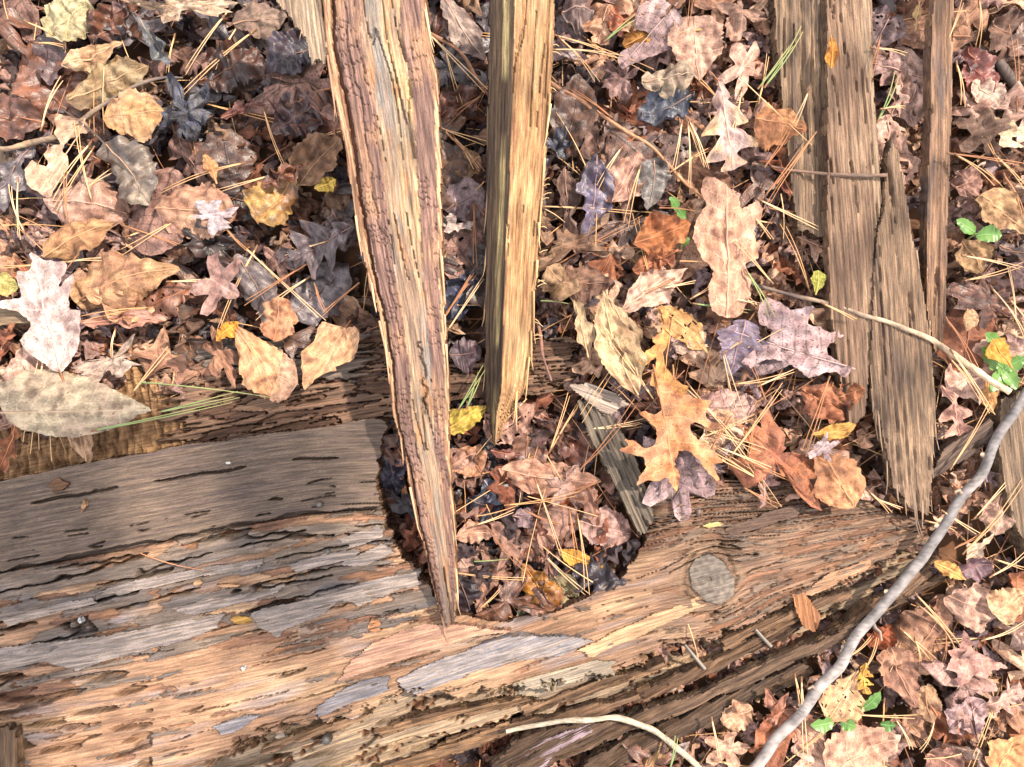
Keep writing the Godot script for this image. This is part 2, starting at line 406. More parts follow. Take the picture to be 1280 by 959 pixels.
	var rh := wood(t4, "right_half", f4, pts([1113, 172, 1122, 190, 1130, 240, 1140, 300, 1150, 350, 1164, 430, 1168, 500, 1166, 560, 1163, 620, 1160, 648, 1142, 638, 1115, 612, 1106, 560, 1098, 522, 1088, 498, 1087, 440, 1090, 350, 1093, 300, 1104, 258, 1108, 205]), 2, {"cell": 1.25, "wall": 16.0, "rag": 1.6, "seed": 47.0, "tone": C(156, 126, 100), "tone2": C(108, 85, 70), "tone3": C(92, 74, 64), "amp": 1.2, "freq": 0.13, "fray": 190.0, "crack": 0.025}, M.wood)
	rh.position.y = 0.003
	slivers(t4, f4, pts([1158, 646, 1140, 634, 1112, 608, 1104, 560, 1090, 500]), 12, 2.0, C(160, 132, 108), C(110, 90, 76))
	slivers(t4, f4, pts([1163, 630, 1168, 500, 1164, 430, 1140, 300, 1114, 176]), 8, 1.0, C(170, 140, 112), C(120, 98, 82))
	landmarks.append_array([["the broad picket's top", Vector2(1065, 60)], ["the broad picket", Vector2(1110, 330)], ["the broad picket's tip", Vector2(1140, 580)]])
	var f5 := frame(P(1176, 440, 46), P(1180, -60, 96), 0.1)
	var t5 := thing("weathered_picket", "narrow reddish brown slat right of the broad picket", "picket", "weathered pickets at the right", f5)
	wood(t5, "shaft", f5, pts([1164, -60, 1167, 0, 1163, 100, 1160, 220, 1158, 300, 1160, 400, 1170, 442, 1180, 432, 1184, 330, 1188, 200, 1192, 100, 1195, -60]), 2, {"cell": 1.2, "wall": 14.0, "rag": 1.5, "seed": 53.0, "tone": C(178, 138, 108), "tone2": C(114, 86, 70), "tone3": C(108, 90, 84), "amp": 1.3, "freq": 0.12, "crack": 0.03}, M.wood)
	landmarks.append(["the narrow slat", Vector2(1176, 180)])


# torn fibres along the edges and at the point of a picket
func slivers(t: Node3D, fr: Transform3D, edge: PackedVector2Array, count: int, high: float, c0: Color, c1: Color) -> void:
	var inv := fr.affine_inverse()
	for k in count:
		var u := rng.randf()
		var i := mini(int(u * (edge.size() - 1)), edge.size() - 2)
		var p := on_plane(fr, edge[i].lerp(edge[i + 1], u * (edge.size() - 1) - i))
		var at := Vector3(p.x * 0.001, high * 0.001 + rng.randf_range(-0.004, 0.001), p.y * 0.001)
		var L := rng.randf_range(0.018, 0.06) * (1.0 if u > 0.25 else 1.3)
		var side := rng.randf_range(-0.05, 0.05)
		part("splinter", tube(PackedVector3Array([at + Vector3(L * 0.55, -0.0005, -side * L), at + Vector3(L * 0.1, 0.0006, 0), at + Vector3(-L * 0.25, 0.0008, side * L * 0.6), at + Vector3(-L * 0.5, 0.0012 + L * 0.02, side * L * 2.0)]), 0.0016, 0.0003, 5, c0.lerp(c1, rng.randf()), c0.lerp(c1, rng.randf()), 0.3, k), M.plain, t)


# ---------------------------------------------------------------- twigs
func twig(label: String, path: Array, r0: float, r1: float, c0: Color, c1: Color, bump := 0.25, called := "twig") -> Node3D:
	var p := []
	for i in range(0, path.size(), 3):
		p.append(P(path[i], path[i + 1], path[i + 2]))
	var sp := smooth_path(p, 0.004)
	var t := thing(called, label, "twig", "", Transform3D(Basis(), sp[0]))
	var q := PackedVector3Array()
	for k in sp.size():
		q.append(sp[k] - sp[0] + Vector3(n2.get_noise_2d(k * 0.035, r0 * 9.0), n2.get_noise_2d(k * 0.03, 70.0), n2.get_noise_2d(k * 0.04, r1 * 5.0 + 9.0)) * r0 * 0.0005)
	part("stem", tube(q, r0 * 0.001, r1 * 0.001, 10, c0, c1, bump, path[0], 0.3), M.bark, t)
	t.set_meta("path", q)
	return t


func twigs() -> void:
	var t := twig("thick smooth grey stick slanting across the lower right corner", [1310, 440, 74, 1262, 520, 74, 1246, 550, 74, 1226, 590, 73, 1196, 630, 72, 1165, 680, 70, 1110, 750, 66, 1060, 810, 58, 1036, 850, 64, 992, 900, 64, 950, 948, 62, 915, 1000, 62], 5.2, 6.6, C(112, 107, 107), C(150, 141, 137), 0.08, "grey_stick")
	var q: PackedVector3Array = t.get_meta("path")
	for k in [0.22, 0.36, 0.52, 0.665, 0.8]:
		var i := int(k * (q.size() - 1))
		var d := Vector3(0.7, 0.5, 0.3) * (1.0 if int(k * 100) % 2 else -1.0)
		part("bud_scar", tube(PackedVector3Array([q[i], q[i] + d * 0.007, q[i] + d * 0.0095]), 0.0045, 0.0018, 8, C(140, 126, 116), C(190, 164, 140), 0.3, k), M.bark, t)
	for k in [0.3, 0.585, 0.75]:
		var i := int(k * (q.size() - 1))
		var d := Vector3(-0.6, 0.35, -0.1) if k < 0.5 or k > 0.7 else Vector3(0.3, 0.3, 0.8)
		part("side_shoot", tube(PackedVector3Array([q[i], q[i] + d * 0.012, q[i] + d * 0.02 + Vector3(0.002, 0, -0.003), q[i] + d * 0.028]), 0.0024, 0.0011, 7, C(120, 110, 104), C(150, 126, 106), 0.3, k), M.bark, t)
	t.remove_meta("path")
	landmarks.append_array([["the grey stick", Vector2(1115, 745)], ["the grey stick's lower end", Vector2(985, 905)], ["the grey stick's top", Vector2(1235, 570)]])
	var more := [
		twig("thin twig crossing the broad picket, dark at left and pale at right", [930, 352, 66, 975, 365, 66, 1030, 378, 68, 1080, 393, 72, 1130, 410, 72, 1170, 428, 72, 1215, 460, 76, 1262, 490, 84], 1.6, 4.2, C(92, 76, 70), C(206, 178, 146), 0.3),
		twig("curved pale grey twig at the bottom edge under the timber", [634, 914, 58, 690, 903, 60, 740, 899, 58, 790, 902, 54, 830, 922, 48, 870, 955, 44, 896, 990, 40], 2.6, 4.0, C(160, 146, 128), C(176, 158, 136), 0.25),
		twig("long grey brown twig rising from the left edge near the top", [-20, 189, 56, 67, 171, 58, 134, 131, 60, 175, 104, 60, 228, 96, 52], 3.6, 1.5, C(150, 124, 98), C(96, 84, 80), 0.3),
		twig("dark thin twig lying level across the top of the right pickets", [940, 205, 64, 1000, 214, 66, 1050, 219, 78, 1108, 219, 80], 1.2, 2.4, C(120, 92, 74), C(104, 84, 74), 0.25),
		twig("dark crooked twig at the right edge near the top", [1222, 62, 46, 1250, 80, 48, 1270, 108, 46, 1300, 150, 44], 4.6, 6.0, C(84, 70, 64), C(110, 92, 82), 0.35),
		twig("dark grey stick end between the top of the right pickets", [1098, -30, 40, 1110, 10, 40, 1126, 58, 34], 9.0, 7.0, C(92, 82, 82), C(70, 60, 58), 0.25),
		twig("long brown twig slanting down right of the ochre picket", [672, 96, 46, 693, 107, 50, 770, 155, 52, 820, 190, 52, 878, 250, 48], 2.6, 1.6, C(150, 106, 80), C(180, 132, 96), 0.3),
		twig("short dark stem with a swollen top right of the ochre picket's tip", [672, 408, 60, 680, 445, 56, 689, 476, 50], 2.2, 1.3, C(140, 96, 78), C(112, 84, 76), 0.3),
		twig("thin brown twig from the top edge left of the ochre picket", [535, 40, 44, 570, 62, 48, 590, 88, 50, 612, 125, 48], 2.4, 1.8, C(150, 108, 82), C(132, 92, 72), 0.3),
		twig("dark bent twig over the pale oak leaf at the left", [78, 136, 58, 110, 160, 60, 140, 190, 58, 160, 215, 52], 1.3, 0.8, C(86, 70, 64), C(80, 66, 60), 0.3),
	]
	for m in more: m.remove_meta("path")


# ---------------------------------------------------------------- a young tree beyond the right edge, whose bough keeps the sun off the left part of the litter
func shade_tree() -> void:
	var t := thing("young_tree", "young broadleaf tree beyond the right edge shading the left of the litter", "tree", "", Transform3D(Basis(), Vector3(2.9, 0, -2.2)))
	part("trunk", tube(smooth_path([Vector3(0, -0.05, 0), Vector3(0.03, 1.0, 0.02), Vector3(-0.02, 2.2, 0.04), Vector3(0.02, 3.4, 0.0)], 0.1), 0.07, 0.03, 12, C(140, 120, 104), C(120, 104, 90), 0.2), M.bark, t)
	var reach := Vector3(-2.2, 1.62, 1.78)
	for k in 4:
		part("limb", tube(smooth_path([Vector3(0, 1.3 + 0.15 * k, 0.03), reach * 0.5 + Vector3(0.05 * k, 0.8, 0.12 * (k - 1.5)), reach + Vector3(0.1, 0.04 * k, 0.3 * (k - 1.5))], 0.08), 0.022, 0.006, 8, C(130, 110, 94), C(110, 92, 78), 0.2), M.bark, t)
	var toward := Vector3(0.62, 0.85, -0.42).normalized()
	var mm := MultiMesh.new()
	mm.transform_format = MultiMesh.TRANSFORM_3D
	mm.use_colors = true
	var o := PLAIN.duplicate()
	mm.mesh = leaf_mesh("oval", 0.085, 0.055, o, Color(1, 1, 1), Color(0.8, 0.8, 0.8), 2.0, 0.4)
	var where := []
	for i in 900:
		var x := rng.randf_range(-260, 470)
		var y := rng.randf_range(520, 1150)
		var up := rng.randf_range(1.5, 1.8)
		if Vector2((x - 205.0) / 92.0, (y - 652.0) / 110.0).length() < 1.0: continue
		if Vector2((x - 185.0 + (y - 895.0) * 0.6) / 142.0, (y - 900.0) / 140.0).length() < 1.0: continue
		if x > 400.0 + 60.0 * n2.get_noise_2d(y * 0.01, 3.0): continue
		where.append(P(x, y, 40.0) + toward * (up / toward.y) - t.position)
	mm.instance_count = where.size()
	for i in where.size():
		mm.set_instance_transform(i, Transform3D(Basis(Vector3.UP, rng.randf() * TAU).rotated(Vector3(1, 0, 0), rng.randf_range(-0.7, 0.7)).rotated(Vector3(0, 0, 1), rng.randf_range(-0.7, 0.7)), where[i]))
		mm.set_instance_color(i, C(150, 176, 90) * rng.randf_range(0.6, 1.1))
	var f := MultiMeshInstance3D.new()
	f.name = "crown"
	f.multimesh = mm
	f.material_override = M.green
	t.add_child(f, true)
	f.set_meta("kind", "stuff")


# ---------------------------------------------------------------- leaves one can tell apart, placed one by one
func leaves_upper_left() -> void:
	leaf("white_oak", 76, 462, 42, 322, 108, 70, C(206, 182, 174), C(184, 156, 150), "pale lilac oak leaf with rounded lobes near the left edge", "the lilac oak leaf", {"outline": [0, 300, 0.336, 125, 48, 165, 75, 250, 85, 258, 120, 235, 160, 230, 188, 255, 150, 285, 130, 290, 165, 275, 235, 270, 262, 320, 265, 305, 330, 300, 380, 270, 450, 235, 492, 200, 485, 160, 455, 110, 420, 88, 375, 105, 340, 120, 315, 80, 270, 20, 258, 3, 235, 60, 220, 85, 215, 75, 170, 66, 120, 110, 115, 120, 90], "curl": 0.15, "crumple": 0.35, "stalk": 0.15, "bend": 0.15})
	leaf("ovate", -4, 516, 192, 512, 92, 66, C(200, 180, 150), C(174, 150, 128), "large pale olive leaf with purple spots, tip pointing right", "the big spotted leaf", {"outline": [0, 300, 0.336, -12, 540, 60, 508, 110, 476, 200, 480, 300, 500, 400, 540, 480, 580, 574, 632, 520, 650, 460, 692, 380, 717, 280, 732, 180, 727, 80, 702, 30, 662, 2, 610, -10, 570], "curl": -0.35, "crumple": 0.35, "spot": 0.5, "mat": "leaf_dry2", "bend": -0.2})
	leaf("white_oak", 112, 150, 50, 244, 76, 56, C(212, 178, 150), C(186, 148, 120), "pale tan oak leaf with a rounded lobed end, left side", "the tan oak leaf", {"outline": [0, 0, 0.336, 220, 430, 300, 445, 330, 460, 347, 490, 300, 500, 260, 520, 240, 560, 262, 600, 255, 650, 230, 690, 190, 742, 150, 720, 108, 690, 103, 640, 130, 603, 175, 625, 185, 600, 168, 580, 180, 550, 225, 540, 213, 500, 220, 470], "curl": 0.3, "crumple": 0.5, "bend": 0.3})
	leaf("oval", 134, 150, 208, 140, 62, 62, C(190, 150, 118), C(186, 140, 96), "tan leaf turning yellow along its lower edge", "the yellow edged leaf", {"curl": -0.4, "crumple": 0.5})
	leaf("scrap", 208, 160, 268, 130, 80, 54, C(124, 122, 128), C(84, 82, 88), "mouldy blue grey crumpled leaf", "the blue grey leaf", {"crumple": 1.5, "curl": 0.5, "mat": "leaf_dry3"})
	leaf("oval", 140, 180, 198, 256, 66, 58, C(160, 140, 120), C(92, 80, 76), "grey and black blotched round leaf", "the blotched grey leaf", {"curl": -0.6, "crumple": 0.9, "spot": 0.9, "mat": "leaf_wet2"})
	leaf("obovate", 376, 212, 326, 284, 76, 58, C(176, 132, 64), C(140, 94, 56), "wet golden yellow leaf with glistening surface", "the golden wet leaf", {"curl": 0.7, "crumple": 0.7, "mat": "leaf_wet", "fold": 0.0, "spot": 0.35, "bend": 0.6})
	leaf("oval", 388, 206, 330, 236, 34, 66, C(140, 88, 62), C(110, 66, 50), "brown withered flap folded over the golden leaf", "", {"curl": 1.2, "crumple": 1.1, "mat": "leaf_wet1"})
	leaf("oval", 196, 262, 300, 268, 72, 56, C(196, 152, 124), C(164, 118, 96), "pinkish tan leaf with dark specks left of centre", "the specked tan leaf", {"curl": -0.5, "crumple": 0.7, "spot": 0.5, "mat": "leaf_dry2"})
	leaf("scrap", 238, 270, 290, 272, 40, 70, C(186, 168, 170), C(170, 150, 150), "flat lilac grey patch of leaf on a tan leaf", "", {"crumple": 0.3, "curl": 0.1})
	leaf("obovate", 272, 230, 260, 194, 17, 76, C(212, 160, 110), C(190, 132, 88), "tiny orange tan paddle shaped leaf standing on its stalk", "the tiny paddle leaf", {"curl": -0.3, "crumple": 0.2, "pitch": 0.3})
	leaf("ovate", 98, 372, 226, 330, 74, 50, C(190, 146, 106), C(158, 114, 88), "brownish tan leaf arched over a dark hollow, left", "the arched leaf", {"curl": -1.0, "crumple": 0.6, "bend": -0.6})
	leaf("white_oak", 108, 366, 196, 396, 58, 58, C(196, 142, 106), C(214, 160, 124), "rusty tan curled leaf under the arched leaf", "", {"curl": 0.9, "crumple": 0.7})
	leaf("oval", 104, 402, 210, 396, 30, 62, C(198, 148, 130), C(172, 120, 100), "pinkish rolled leaf lying beside the lilac oak leaf", "", {"curl": 1.6, "crumple": 0.4})
	leaf("star", 250, 340, 300, 372, 92, 62, C(178, 142, 132), C(150, 112, 104), "dull lilac brown leaf with straight torn edges", "the lilac brown leaf", {"curl": 0.2, "crumple": 0.5})
	leaf("oval", 226, 380, 246, 452, 62, 60, C(122, 88, 66), C(84, 62, 52), "dark curled leaf with fine stripes hanging over the timber", "the striped curled leaf", {"curl": 1.5, "crumple": 1.2, "bend": 0.8, "mat": "leaf_dry1"})
	leaf("obovate", 290, 398, 350, 490, 58, 62, C(212, 160, 120), C(196, 140, 92), "tan folded leaf with an orange crease hanging over the timber", "the folded tan leaf", {"curl": -0.5, "crumple": 0.5, "bend": -0.5, "twist": 0.5})
	leaf("oval", 312, 460, 376, 478, 64, 58, C(200, 156, 128), C(186, 138, 108), "pinkish round leaf end below the folded tan leaf", "", {"curl": -0.25, "crumple": 0.3})
	leaf("oval", 270, 426, 300, 402, 26, 68, C(222, 160, 62), C(206, 134, 50), "small bright orange yellow leaf tip beside the striped curled leaf", "", {"curl": 0.5})
	leaf("oval", 344, 428, 352, 372, 48, 62, C(176, 116, 84), C(206, 152, 116), "reddish brown curled leaf above the folded tan leaf", "", {"curl": -1.0, "crumple": 0.9})
	leaf("ovate", 434, 408, 380, 488, 62, 66, C(216, 166, 126), C(200, 146, 104), "clean tan pointed leaf with toothed edge beside the long picket", "the toothed tan leaf", {"outline": [380, 300, 0.3337, 70, 308, 160, 330, 195, 325, 210, 340, 205, 400, 180, 450, 120, 475, 131, 490, 90, 495, 50, 520, 8, 562, 0, 540, -2, 480, 0, 420, 40, 370], "curl": -0.25, "crumple": 0.3, "stalk": 0.12})
	leaf("white_oak", 440, 282, 366, 330, 84, 56, C(128, 108, 110), C(94, 78, 80), "large dark slate oak leaf with lobes left of the long picket", "the dark slate leaf", {"curl": 0.5, "crumple": 0.8, "mat": "leaf_wet1", "bend": 0.4})
	leaf("oval", 302, 318, 348, 404, 44, 52, C(130, 112, 108), C(104, 86, 82), "narrow grey leaf hanging down left of the long picket", "", {"curl": -0.5, "crumple": 0.6, "mat": "leaf_wet1"})
	leaf("oval", 372, 236, 424, 172, 62, 54, C(174, 138, 106), C(140, 104, 80), "tan leaf with a strong midrib above the golden leaf", "", {"curl": 0.4, "crumple": 0.7, "fold": 0.25})
	leaf("oval", 394, 238, 422, 226, 22, 66, C(226, 190, 92), C(196, 156, 62), "small yellow leaf tip right of the golden wet leaf", "", {"curl": 0.6})
	leaf("oval", 408, 124, 344, 172, 60, 52, C(112, 78, 72), C(80, 58, 62), "dark purplish ribbed leaf left of the long picket", "the purplish leaf", {"wave": 3.0, "crumple": 1.0, "mat": "leaf_wet1"})
	leaf("oval", 250, 104, 334, 76, 66, 46, C(104, 66, 50), C(70, 46, 42), "dark brown wet leaf below the top left straws", "", {"wave": 2.5, "crumple": 1.2, "mat": "leaf_wet1"})
	leaf("oval", 408, 44, 338, 98, 62, 48, C(86, 66, 76), C(60, 48, 58), "very dark purple wet leaf beside the long picket top", "the dark purple leaf", {"wave": 2.0, "crumple": 1.2, "mat": "leaf_wet3"})
	leaf("lance", 276, 148, 334, 128, 26, 60, C(116, 62, 50), C(88, 48, 42), "small dark red rolled leaf", "the dark red roll", {"curl": 1.3, "crumple": 0.6, "mat": "leaf_wet"})
	leaf("oval", 62, 50, 116, 6, 62, 58, C(198, 182, 140), C(172, 160, 126), "pale khaki leaf at the top left", "the khaki leaf", {"curl": 0.3, "crumple": 0.8, "spot": 0.4})
	leaf("oval", 118, 62, 160, 8, 52, 52, C(124, 80, 58), C(92, 62, 62), "dark red brown crinkled leaf right of the khaki leaf", "", {"crumple": 1.6, "curl": 0.5, "mat": "leaf_wet1"})
	leaf("scrap", 176, 16, 278, 12, 44, 58, C(208, 180, 154), C(180, 146, 120), "pale tan ragged leaf at the top edge", "the pale top leaf", {"crumple": 1.2, "spot": 0.4})
	leaf("oval", 292, 30, 362, 22, 40, 56, C(150, 124, 108), C(118, 94, 84), "grey brown leaf at the top edge with a pale tip", "the grey brown top leaf", {"curl": -0.5, "crumple": 0.8})
	leaf("lance", 180, 28, 214, 88, 28, 58, C(128, 130, 128), C(84, 84, 92), "narrow grey blue folded leaf", "the narrow grey leaf", {"curl": 1.0, "crumple": 0.9, "mat": "leaf_wet3"})
	leaf("lance", 82, 86, 160, 62, 34, 62, C(214, 180, 144), C(188, 146, 108), "pale tan curled strip of leaf over a dark gap", "the curled strip", {"curl": -1.2, "crumple": 0.8, "twist": 0.6})
	leaf("oval", 90, 128, 190, 82, 46, 54, C(186, 162, 128), C(150, 120, 84), "yellowish leaf underside with fine grain by the long twig", "", {"curl": -0.5, "crumple": 0.9, "spot": 0.5})
	leaf("lance", 56, 320, 150, 274, 44, 60, C(196, 152, 108), C(166, 120, 84), "tan ochre rolled leaf above the lilac oak leaf", "the ochre roll", {"curl": -1.3, "crumple": 0.7})
	leaf("scrap", 108, 470, 180, 434, 46, 56, C(200, 176, 160), C(176, 150, 134), "fuzzy pale greyish crumbling leaf behind the big spotted leaf", "the crumbling grey leaf", {"crumple": 1.3, "spot": 0.3})
	leaf("red_oak", 26, 530, -4, 596, 44, 58, C(170, 106, 70), C(140, 84, 56), "rusty orange leaf below the big spotted leaf at the edge", "", {"curl": 0.5, "crumple": 0.7})
	leaf("oval", 116, 580, 60, 458, 34, 48, C(206, 168, 136), C(180, 140, 106), "tan leaf lying under the big spotted leaf's left end", "", {"crumple": 0.6})
	leaf("oval", -10, 350, 28, 362, 30, 60, C(214, 186, 120), C(170, 164, 92), "small yellow green leaf at the left edge", "", {"curl": 0.3})
	leaf("oval", 420, 262, 436, 316, 40, 46, C(112, 88, 84), C(84, 68, 66), "small dark leaf tucked against the long picket", "", {"crumple": 1.0, "mat": "leaf_wet1"})


func leaves_middle() -> void:
	leaf("oval", 552, 0, 604, 78, 40, 48, C(176, 152, 140), C(136, 112, 104), "pale grey brown leaf between the two left pickets at the top", "the grey leaf between pickets", {"curl": 0.4, "crumple": 0.7})
	leaf("oval", 540, 46, 590, 20, 52, 40, C(122, 78, 62), C(92, 60, 50), "dark brown leaf at the top between the two left pickets", "", {"crumple": 1.2, "mat": "leaf_wet1"})
	leaf("oval", 548, 150, 602, 116, 46, 42, C(132, 84, 66), C(104, 66, 56), "brown wet leaf between the two left pickets", "", {"crumple": 1.2, "curl": 0.5, "mat": "leaf_wet1"})
	leaf("oval", 556, 262, 606, 240, 54, 46, C(158, 130, 132), C(122, 98, 100), "lilac brown curled leaf between the two left pickets", "the lilac leaf between pickets", {"curl": -0.6, "crumple": 0.8, "mat": "leaf_wet1"})
	leaf("scrap", 552, 280, 586, 284, 24, 58, C(208, 186, 178), C(184, 160, 150), "small pale lilac leaf scrap beside the long picket", "", {"crumple": 0.5})
	leaf("oval", 600, 340, 556, 402, 50, 44, C(92, 92, 112), C(62, 62, 78), "dark blue black wet leaf between the two left pickets", "the blue black leaf", {"crumple": 1.4, "wave": 2.0, "mat": "leaf_wet3"})
	leaf("oval", 562, 446, 602, 440, 44, 44, C(116, 90, 96), C(92, 70, 76), "round purplish leaf between the picket shafts near the timber", "", {"crumple": 0.7, "mat": "leaf_wet1"})
	leaf("oval", 600, 196, 570, 218, 40, 48, C(190, 160, 126), C(150, 114, 86), "tan leaf scrap under crossed needles between the pickets", "", {"crumple": 0.8})
	leaf("lance", 552, 540, 612, 506, 36, 40, C(214, 182, 84), C(178, 150, 66), "yellow leaf peeping out behind the long picket above the pit", "the yellow leaf by the pit", {"curl": 0.5, "bend": -0.3, "spot": 0.3})
	leaf("scrap", 700, 200, 690, 168, 46, 46, C(120, 118, 126), C(76, 76, 88), "dark slate crumpled leaf right of the ochre picket", "the slate crumple", {"crumple": 1.6, "mat": "leaf_wet3"})
	leaf("lance", 704, 210, 716, 318, 40, 46, C(150, 120, 106), C(108, 82, 72), "long woody brown folded leaf right of the ochre picket", "the woody fold", {"curl": 1.1, "crumple": 0.9, "mat": "leaf_dry1"})
	leaf("oval", 748, 196, 738, 300, 48, 50, C(146, 130, 146), C(110, 94, 108), "slate lilac wet leaf right of the woody fold", "the slate lilac leaf", {"curl": 0.6, "crumple": 1.0, "mat": "leaf_wet3"})
	leaf("oval", 764, 258, 802, 194, 52, 50, C(204, 160, 142), C(178, 132, 112), "pinkish leaf left of the dark grey triangle leaf", "the pinkish leaf", {"curl": 0.5, "crumple": 0.7})
	leaf("ovate", 820, 200, 812, 266, 40, 56, C(128, 118, 110), C(96, 86, 82), "dark grey triangular leaf point", "the grey triangle leaf", {"curl": -0.3, "crumple": 0.6, "mat": "leaf_wet1"})
	leaf("scrap", 756, 92, 796, 116, 50, 50, C(164, 130, 122), C(124, 94, 90), "crumpled dull pink brown leaf right of the ochre picket top", "the pink brown crumple", {"crumple": 1.5})
	leaf("white_oak", 846, 6, 778, 82, 78, 60, C(200, 172, 168), C(174, 142, 138), "pale lilac lobed leaf at the top centre", "the top lilac leaf", {"outline": [660, 0, 0.3337, 430, -10, 500, 0, 560, 50, 578, 90, 542, 130, 548, 178, 500, 200, 460, 218, 400, 240, 350, 268, 330, 240, 345, 205, 400, 170, 445, 160, 450, 130, 410, 110, 402, 70], "curl": -0.3, "crumple": 0.5, "mat": "leaf_dry1"})
	leaf("ovate", 866, 22, 872, 104, 78, 58, C(206, 164, 142), C(180, 138, 118), "large pinkish tan leaf beside the top lilac leaf", "the top pinkish leaf", {"curl": 0.3, "crumple": 0.6, "fold": 0.15})
	leaf("oval", 800, 108, 868, 96, 38, 60, C(176, 154, 132), C(140, 120, 104), "grey tan wood like leaf lying across the top middle", "", {"curl": -0.8, "crumple": 0.9, "spot": 0.4})
	leaf("oval", 866, 122, 798, 152, 58, 56, C(88, 92, 106), C(56, 58, 70), "black blue wet leaf folded at the top middle", "the black blue leaf", {"curl": 0.7, "crumple": 0.9, "mat": "leaf_wet3"})
	leaf("white_oak", 900, 108, 918, 218, 72, 62, C(206, 172, 164), C(214, 176, 120), "lilac pink leaf with yellow patches, upper middle", "the patched lilac leaf", {"curl": -0.35, "crumple": 0.6, "mat": "leaf_dry2"})
	leaf("ovate", 940, 152, 1004, 166, 62, 60, C(200, 142, 96), C(170, 114, 80), "orange brown curled leaf with a sharp tip by the right pickets", "the orange brown tip", {"curl": -0.7, "crumple": 0.7})
	leaf("white_oak", 908, 394, 906, 222, 88, 66, C(212, 164, 138), C(196, 146, 118), "long peach coloured oak leaf in the middle of the litter", "the peach oak leaf", {"outline": [0, 0, 1.0, 882, 220, 905, 232, 922, 245, 925, 262, 947, 253, 950, 275, 940, 290, 952, 320, 932, 330, 938, 345, 935, 370, 925, 395, 905, 397, 888, 387, 884, 360, 890, 340, 876, 322, 866, 298, 872, 270, 882, 258, 876, 240], "curl": -0.3, "crumple": 0.5, "bend": -0.3, "fine": 1.2})
	leaf("oval", 790, 308, 862, 282, 56, 56, C(206, 134, 86), C(180, 110, 70), "rusty orange crumpled leaf left of the peach oak leaf", "the rusty leaf", {"crumple": 1.0, "curl": 0.4})
	leaf("oval", 792, 338, 846, 316, 44, 54, C(190, 120, 82), C(160, 98, 70), "rust brown hollow curled leaf below the rusty leaf", "", {"curl": 1.4, "crumple": 0.9})
	leaf("lance", 776, 386, 858, 334, 46, 60, C(216, 178, 156), C(196, 150, 126), "pinkish tan veined leaf pointing to the peach oak leaf", "the veined tan leaf", {"curl": 0.4, "crumple": 0.5, "wave": 2.0})
	leaf("lance", 792, 500, 746, 366, 62, 66, C(212, 182, 138), C(190, 152, 116), "large cream yellow pointed leaf, leftmost of the three upright curled ones", "the cream curled leaf", {"curl": 0.7, "crumple": 0.5, "bend": 0.2, "wave": 1.5, "spot": 0.35})
	leaf("lance", 800, 472, 768, 374, 40, 64, C(204, 172, 136), C(166, 134, 106), "mottled cream leaf standing right of the cream curled leaf", "", {"curl": 0.9, "crumple": 0.5, "spot": 0.6})
	leaf("lance", 736, 450, 714, 358, 32, 60, C(206, 176, 138), C(174, 144, 112), "narrow pale tan folded leaf left of the cream curled leaf", "", {"curl": 1.1, "crumple": 0.6})
	leaf("oval", 682, 336, 720, 370, 46, 54, C(182, 148, 116), C(150, 116, 84), "dull tan curled leaf close to the ochre picket's right side", "the dull tan curl", {"curl": -1.0, "crumple": 0.8})
	leaf("ovate", 700, 356, 768, 354, 50, 50, C(146, 108, 88), C(112, 82, 70), "dark brown leaf behind the cream curled leaves", "", {"crumple": 0.9})
	leaf("lance", 824, 382, 886, 440, 42, 66, C(214, 166, 112), C(194, 142, 88), "yellow orange pointed leaf above the big orange oak leaf", "the yellow point", {"curl": 0.4, "crumple": 0.4, "hole": 0.08})
	leaf("red_oak", 840, 396, 828, 486, 64, 70, C(210, 150, 88), C(192, 130, 72), "small amber oak leaf with thin lobes above the big orange one", "the amber oak leaf", {"outline": [660, 300, 0.3337, 490, 238, 525, 270, 530, 350, 524, 390, 507, 420, 512, 470, 560, 530, 597, 550, 585, 582, 540, 572, 500, 520, 480, 552, 456, 545, 462, 505, 480, 470, 475, 440, 430, 472, 408, 455, 440, 415, 480, 390, 465, 382, 460, 365, 500, 345, 505, 300], "curl": 0.2, "crumple": 0.3})
	leaf("red_oak", 822, 482, 846, 616, 146, 74, C(206, 134, 84), C(210, 152, 112), "big orange oak leaf with pointed lobes over the right timber", "the big orange oak leaf", {"outline": [660, 300, 0.3337, 490, 515, 530, 535, 555, 575, 600, 580, 655, 600, 690, 603, 668, 640, 665, 668, 690, 682, 722, 690, 722, 706, 690, 712, 650, 690, 620, 683, 603, 690, 608, 720, 640, 750, 690, 790, 727, 832, 692, 836, 716, 906, 680, 880, 640, 830, 600, 790, 565, 790, 548, 820, 550, 850, 568, 880, 560, 942, 540, 925, 520, 890, 480, 905, 445, 898, 408, 922, 415, 885, 440, 850, 430, 815, 395, 805, 343, 785, 375, 770, 362, 743, 400, 755, 435, 780, 470, 770, 480, 735, 475, 705, 450, 680, 413, 648, 430, 640, 470, 655, 498, 640, 500, 610, 482, 570], "curl": -0.2, "crumple": 0.35, "stalk": 0.2, "fine": 1.4, "bend": -0.15})
	leaf("red_oak", 1064, 462, 906, 412, 104, 66, C(204, 176, 176), C(178, 144, 142), "large pale lilac oak leaf left of the broad picket", "the right lilac oak leaf", {"outline": [950, 300, 0.365, 10, 200, 60, 215, 100, 240, 170, 225, 160, 290, 200, 300, 235, 320, 270, 308, 278, 330, 230, 360, 225, 395, 260, 420, 302, 442, 280, 472, 250, 455, 215, 455, 160, 472, 120, 440, 90, 420, 40, 410, 0, 415, -40, 442, -72, 420, -30, 380, 10, 360, 40, 310, 0, 290, -20, 250], "curl": 0.25, "crumple": 0.6, "fine": 1.2, "mat": "leaf_dry1"})
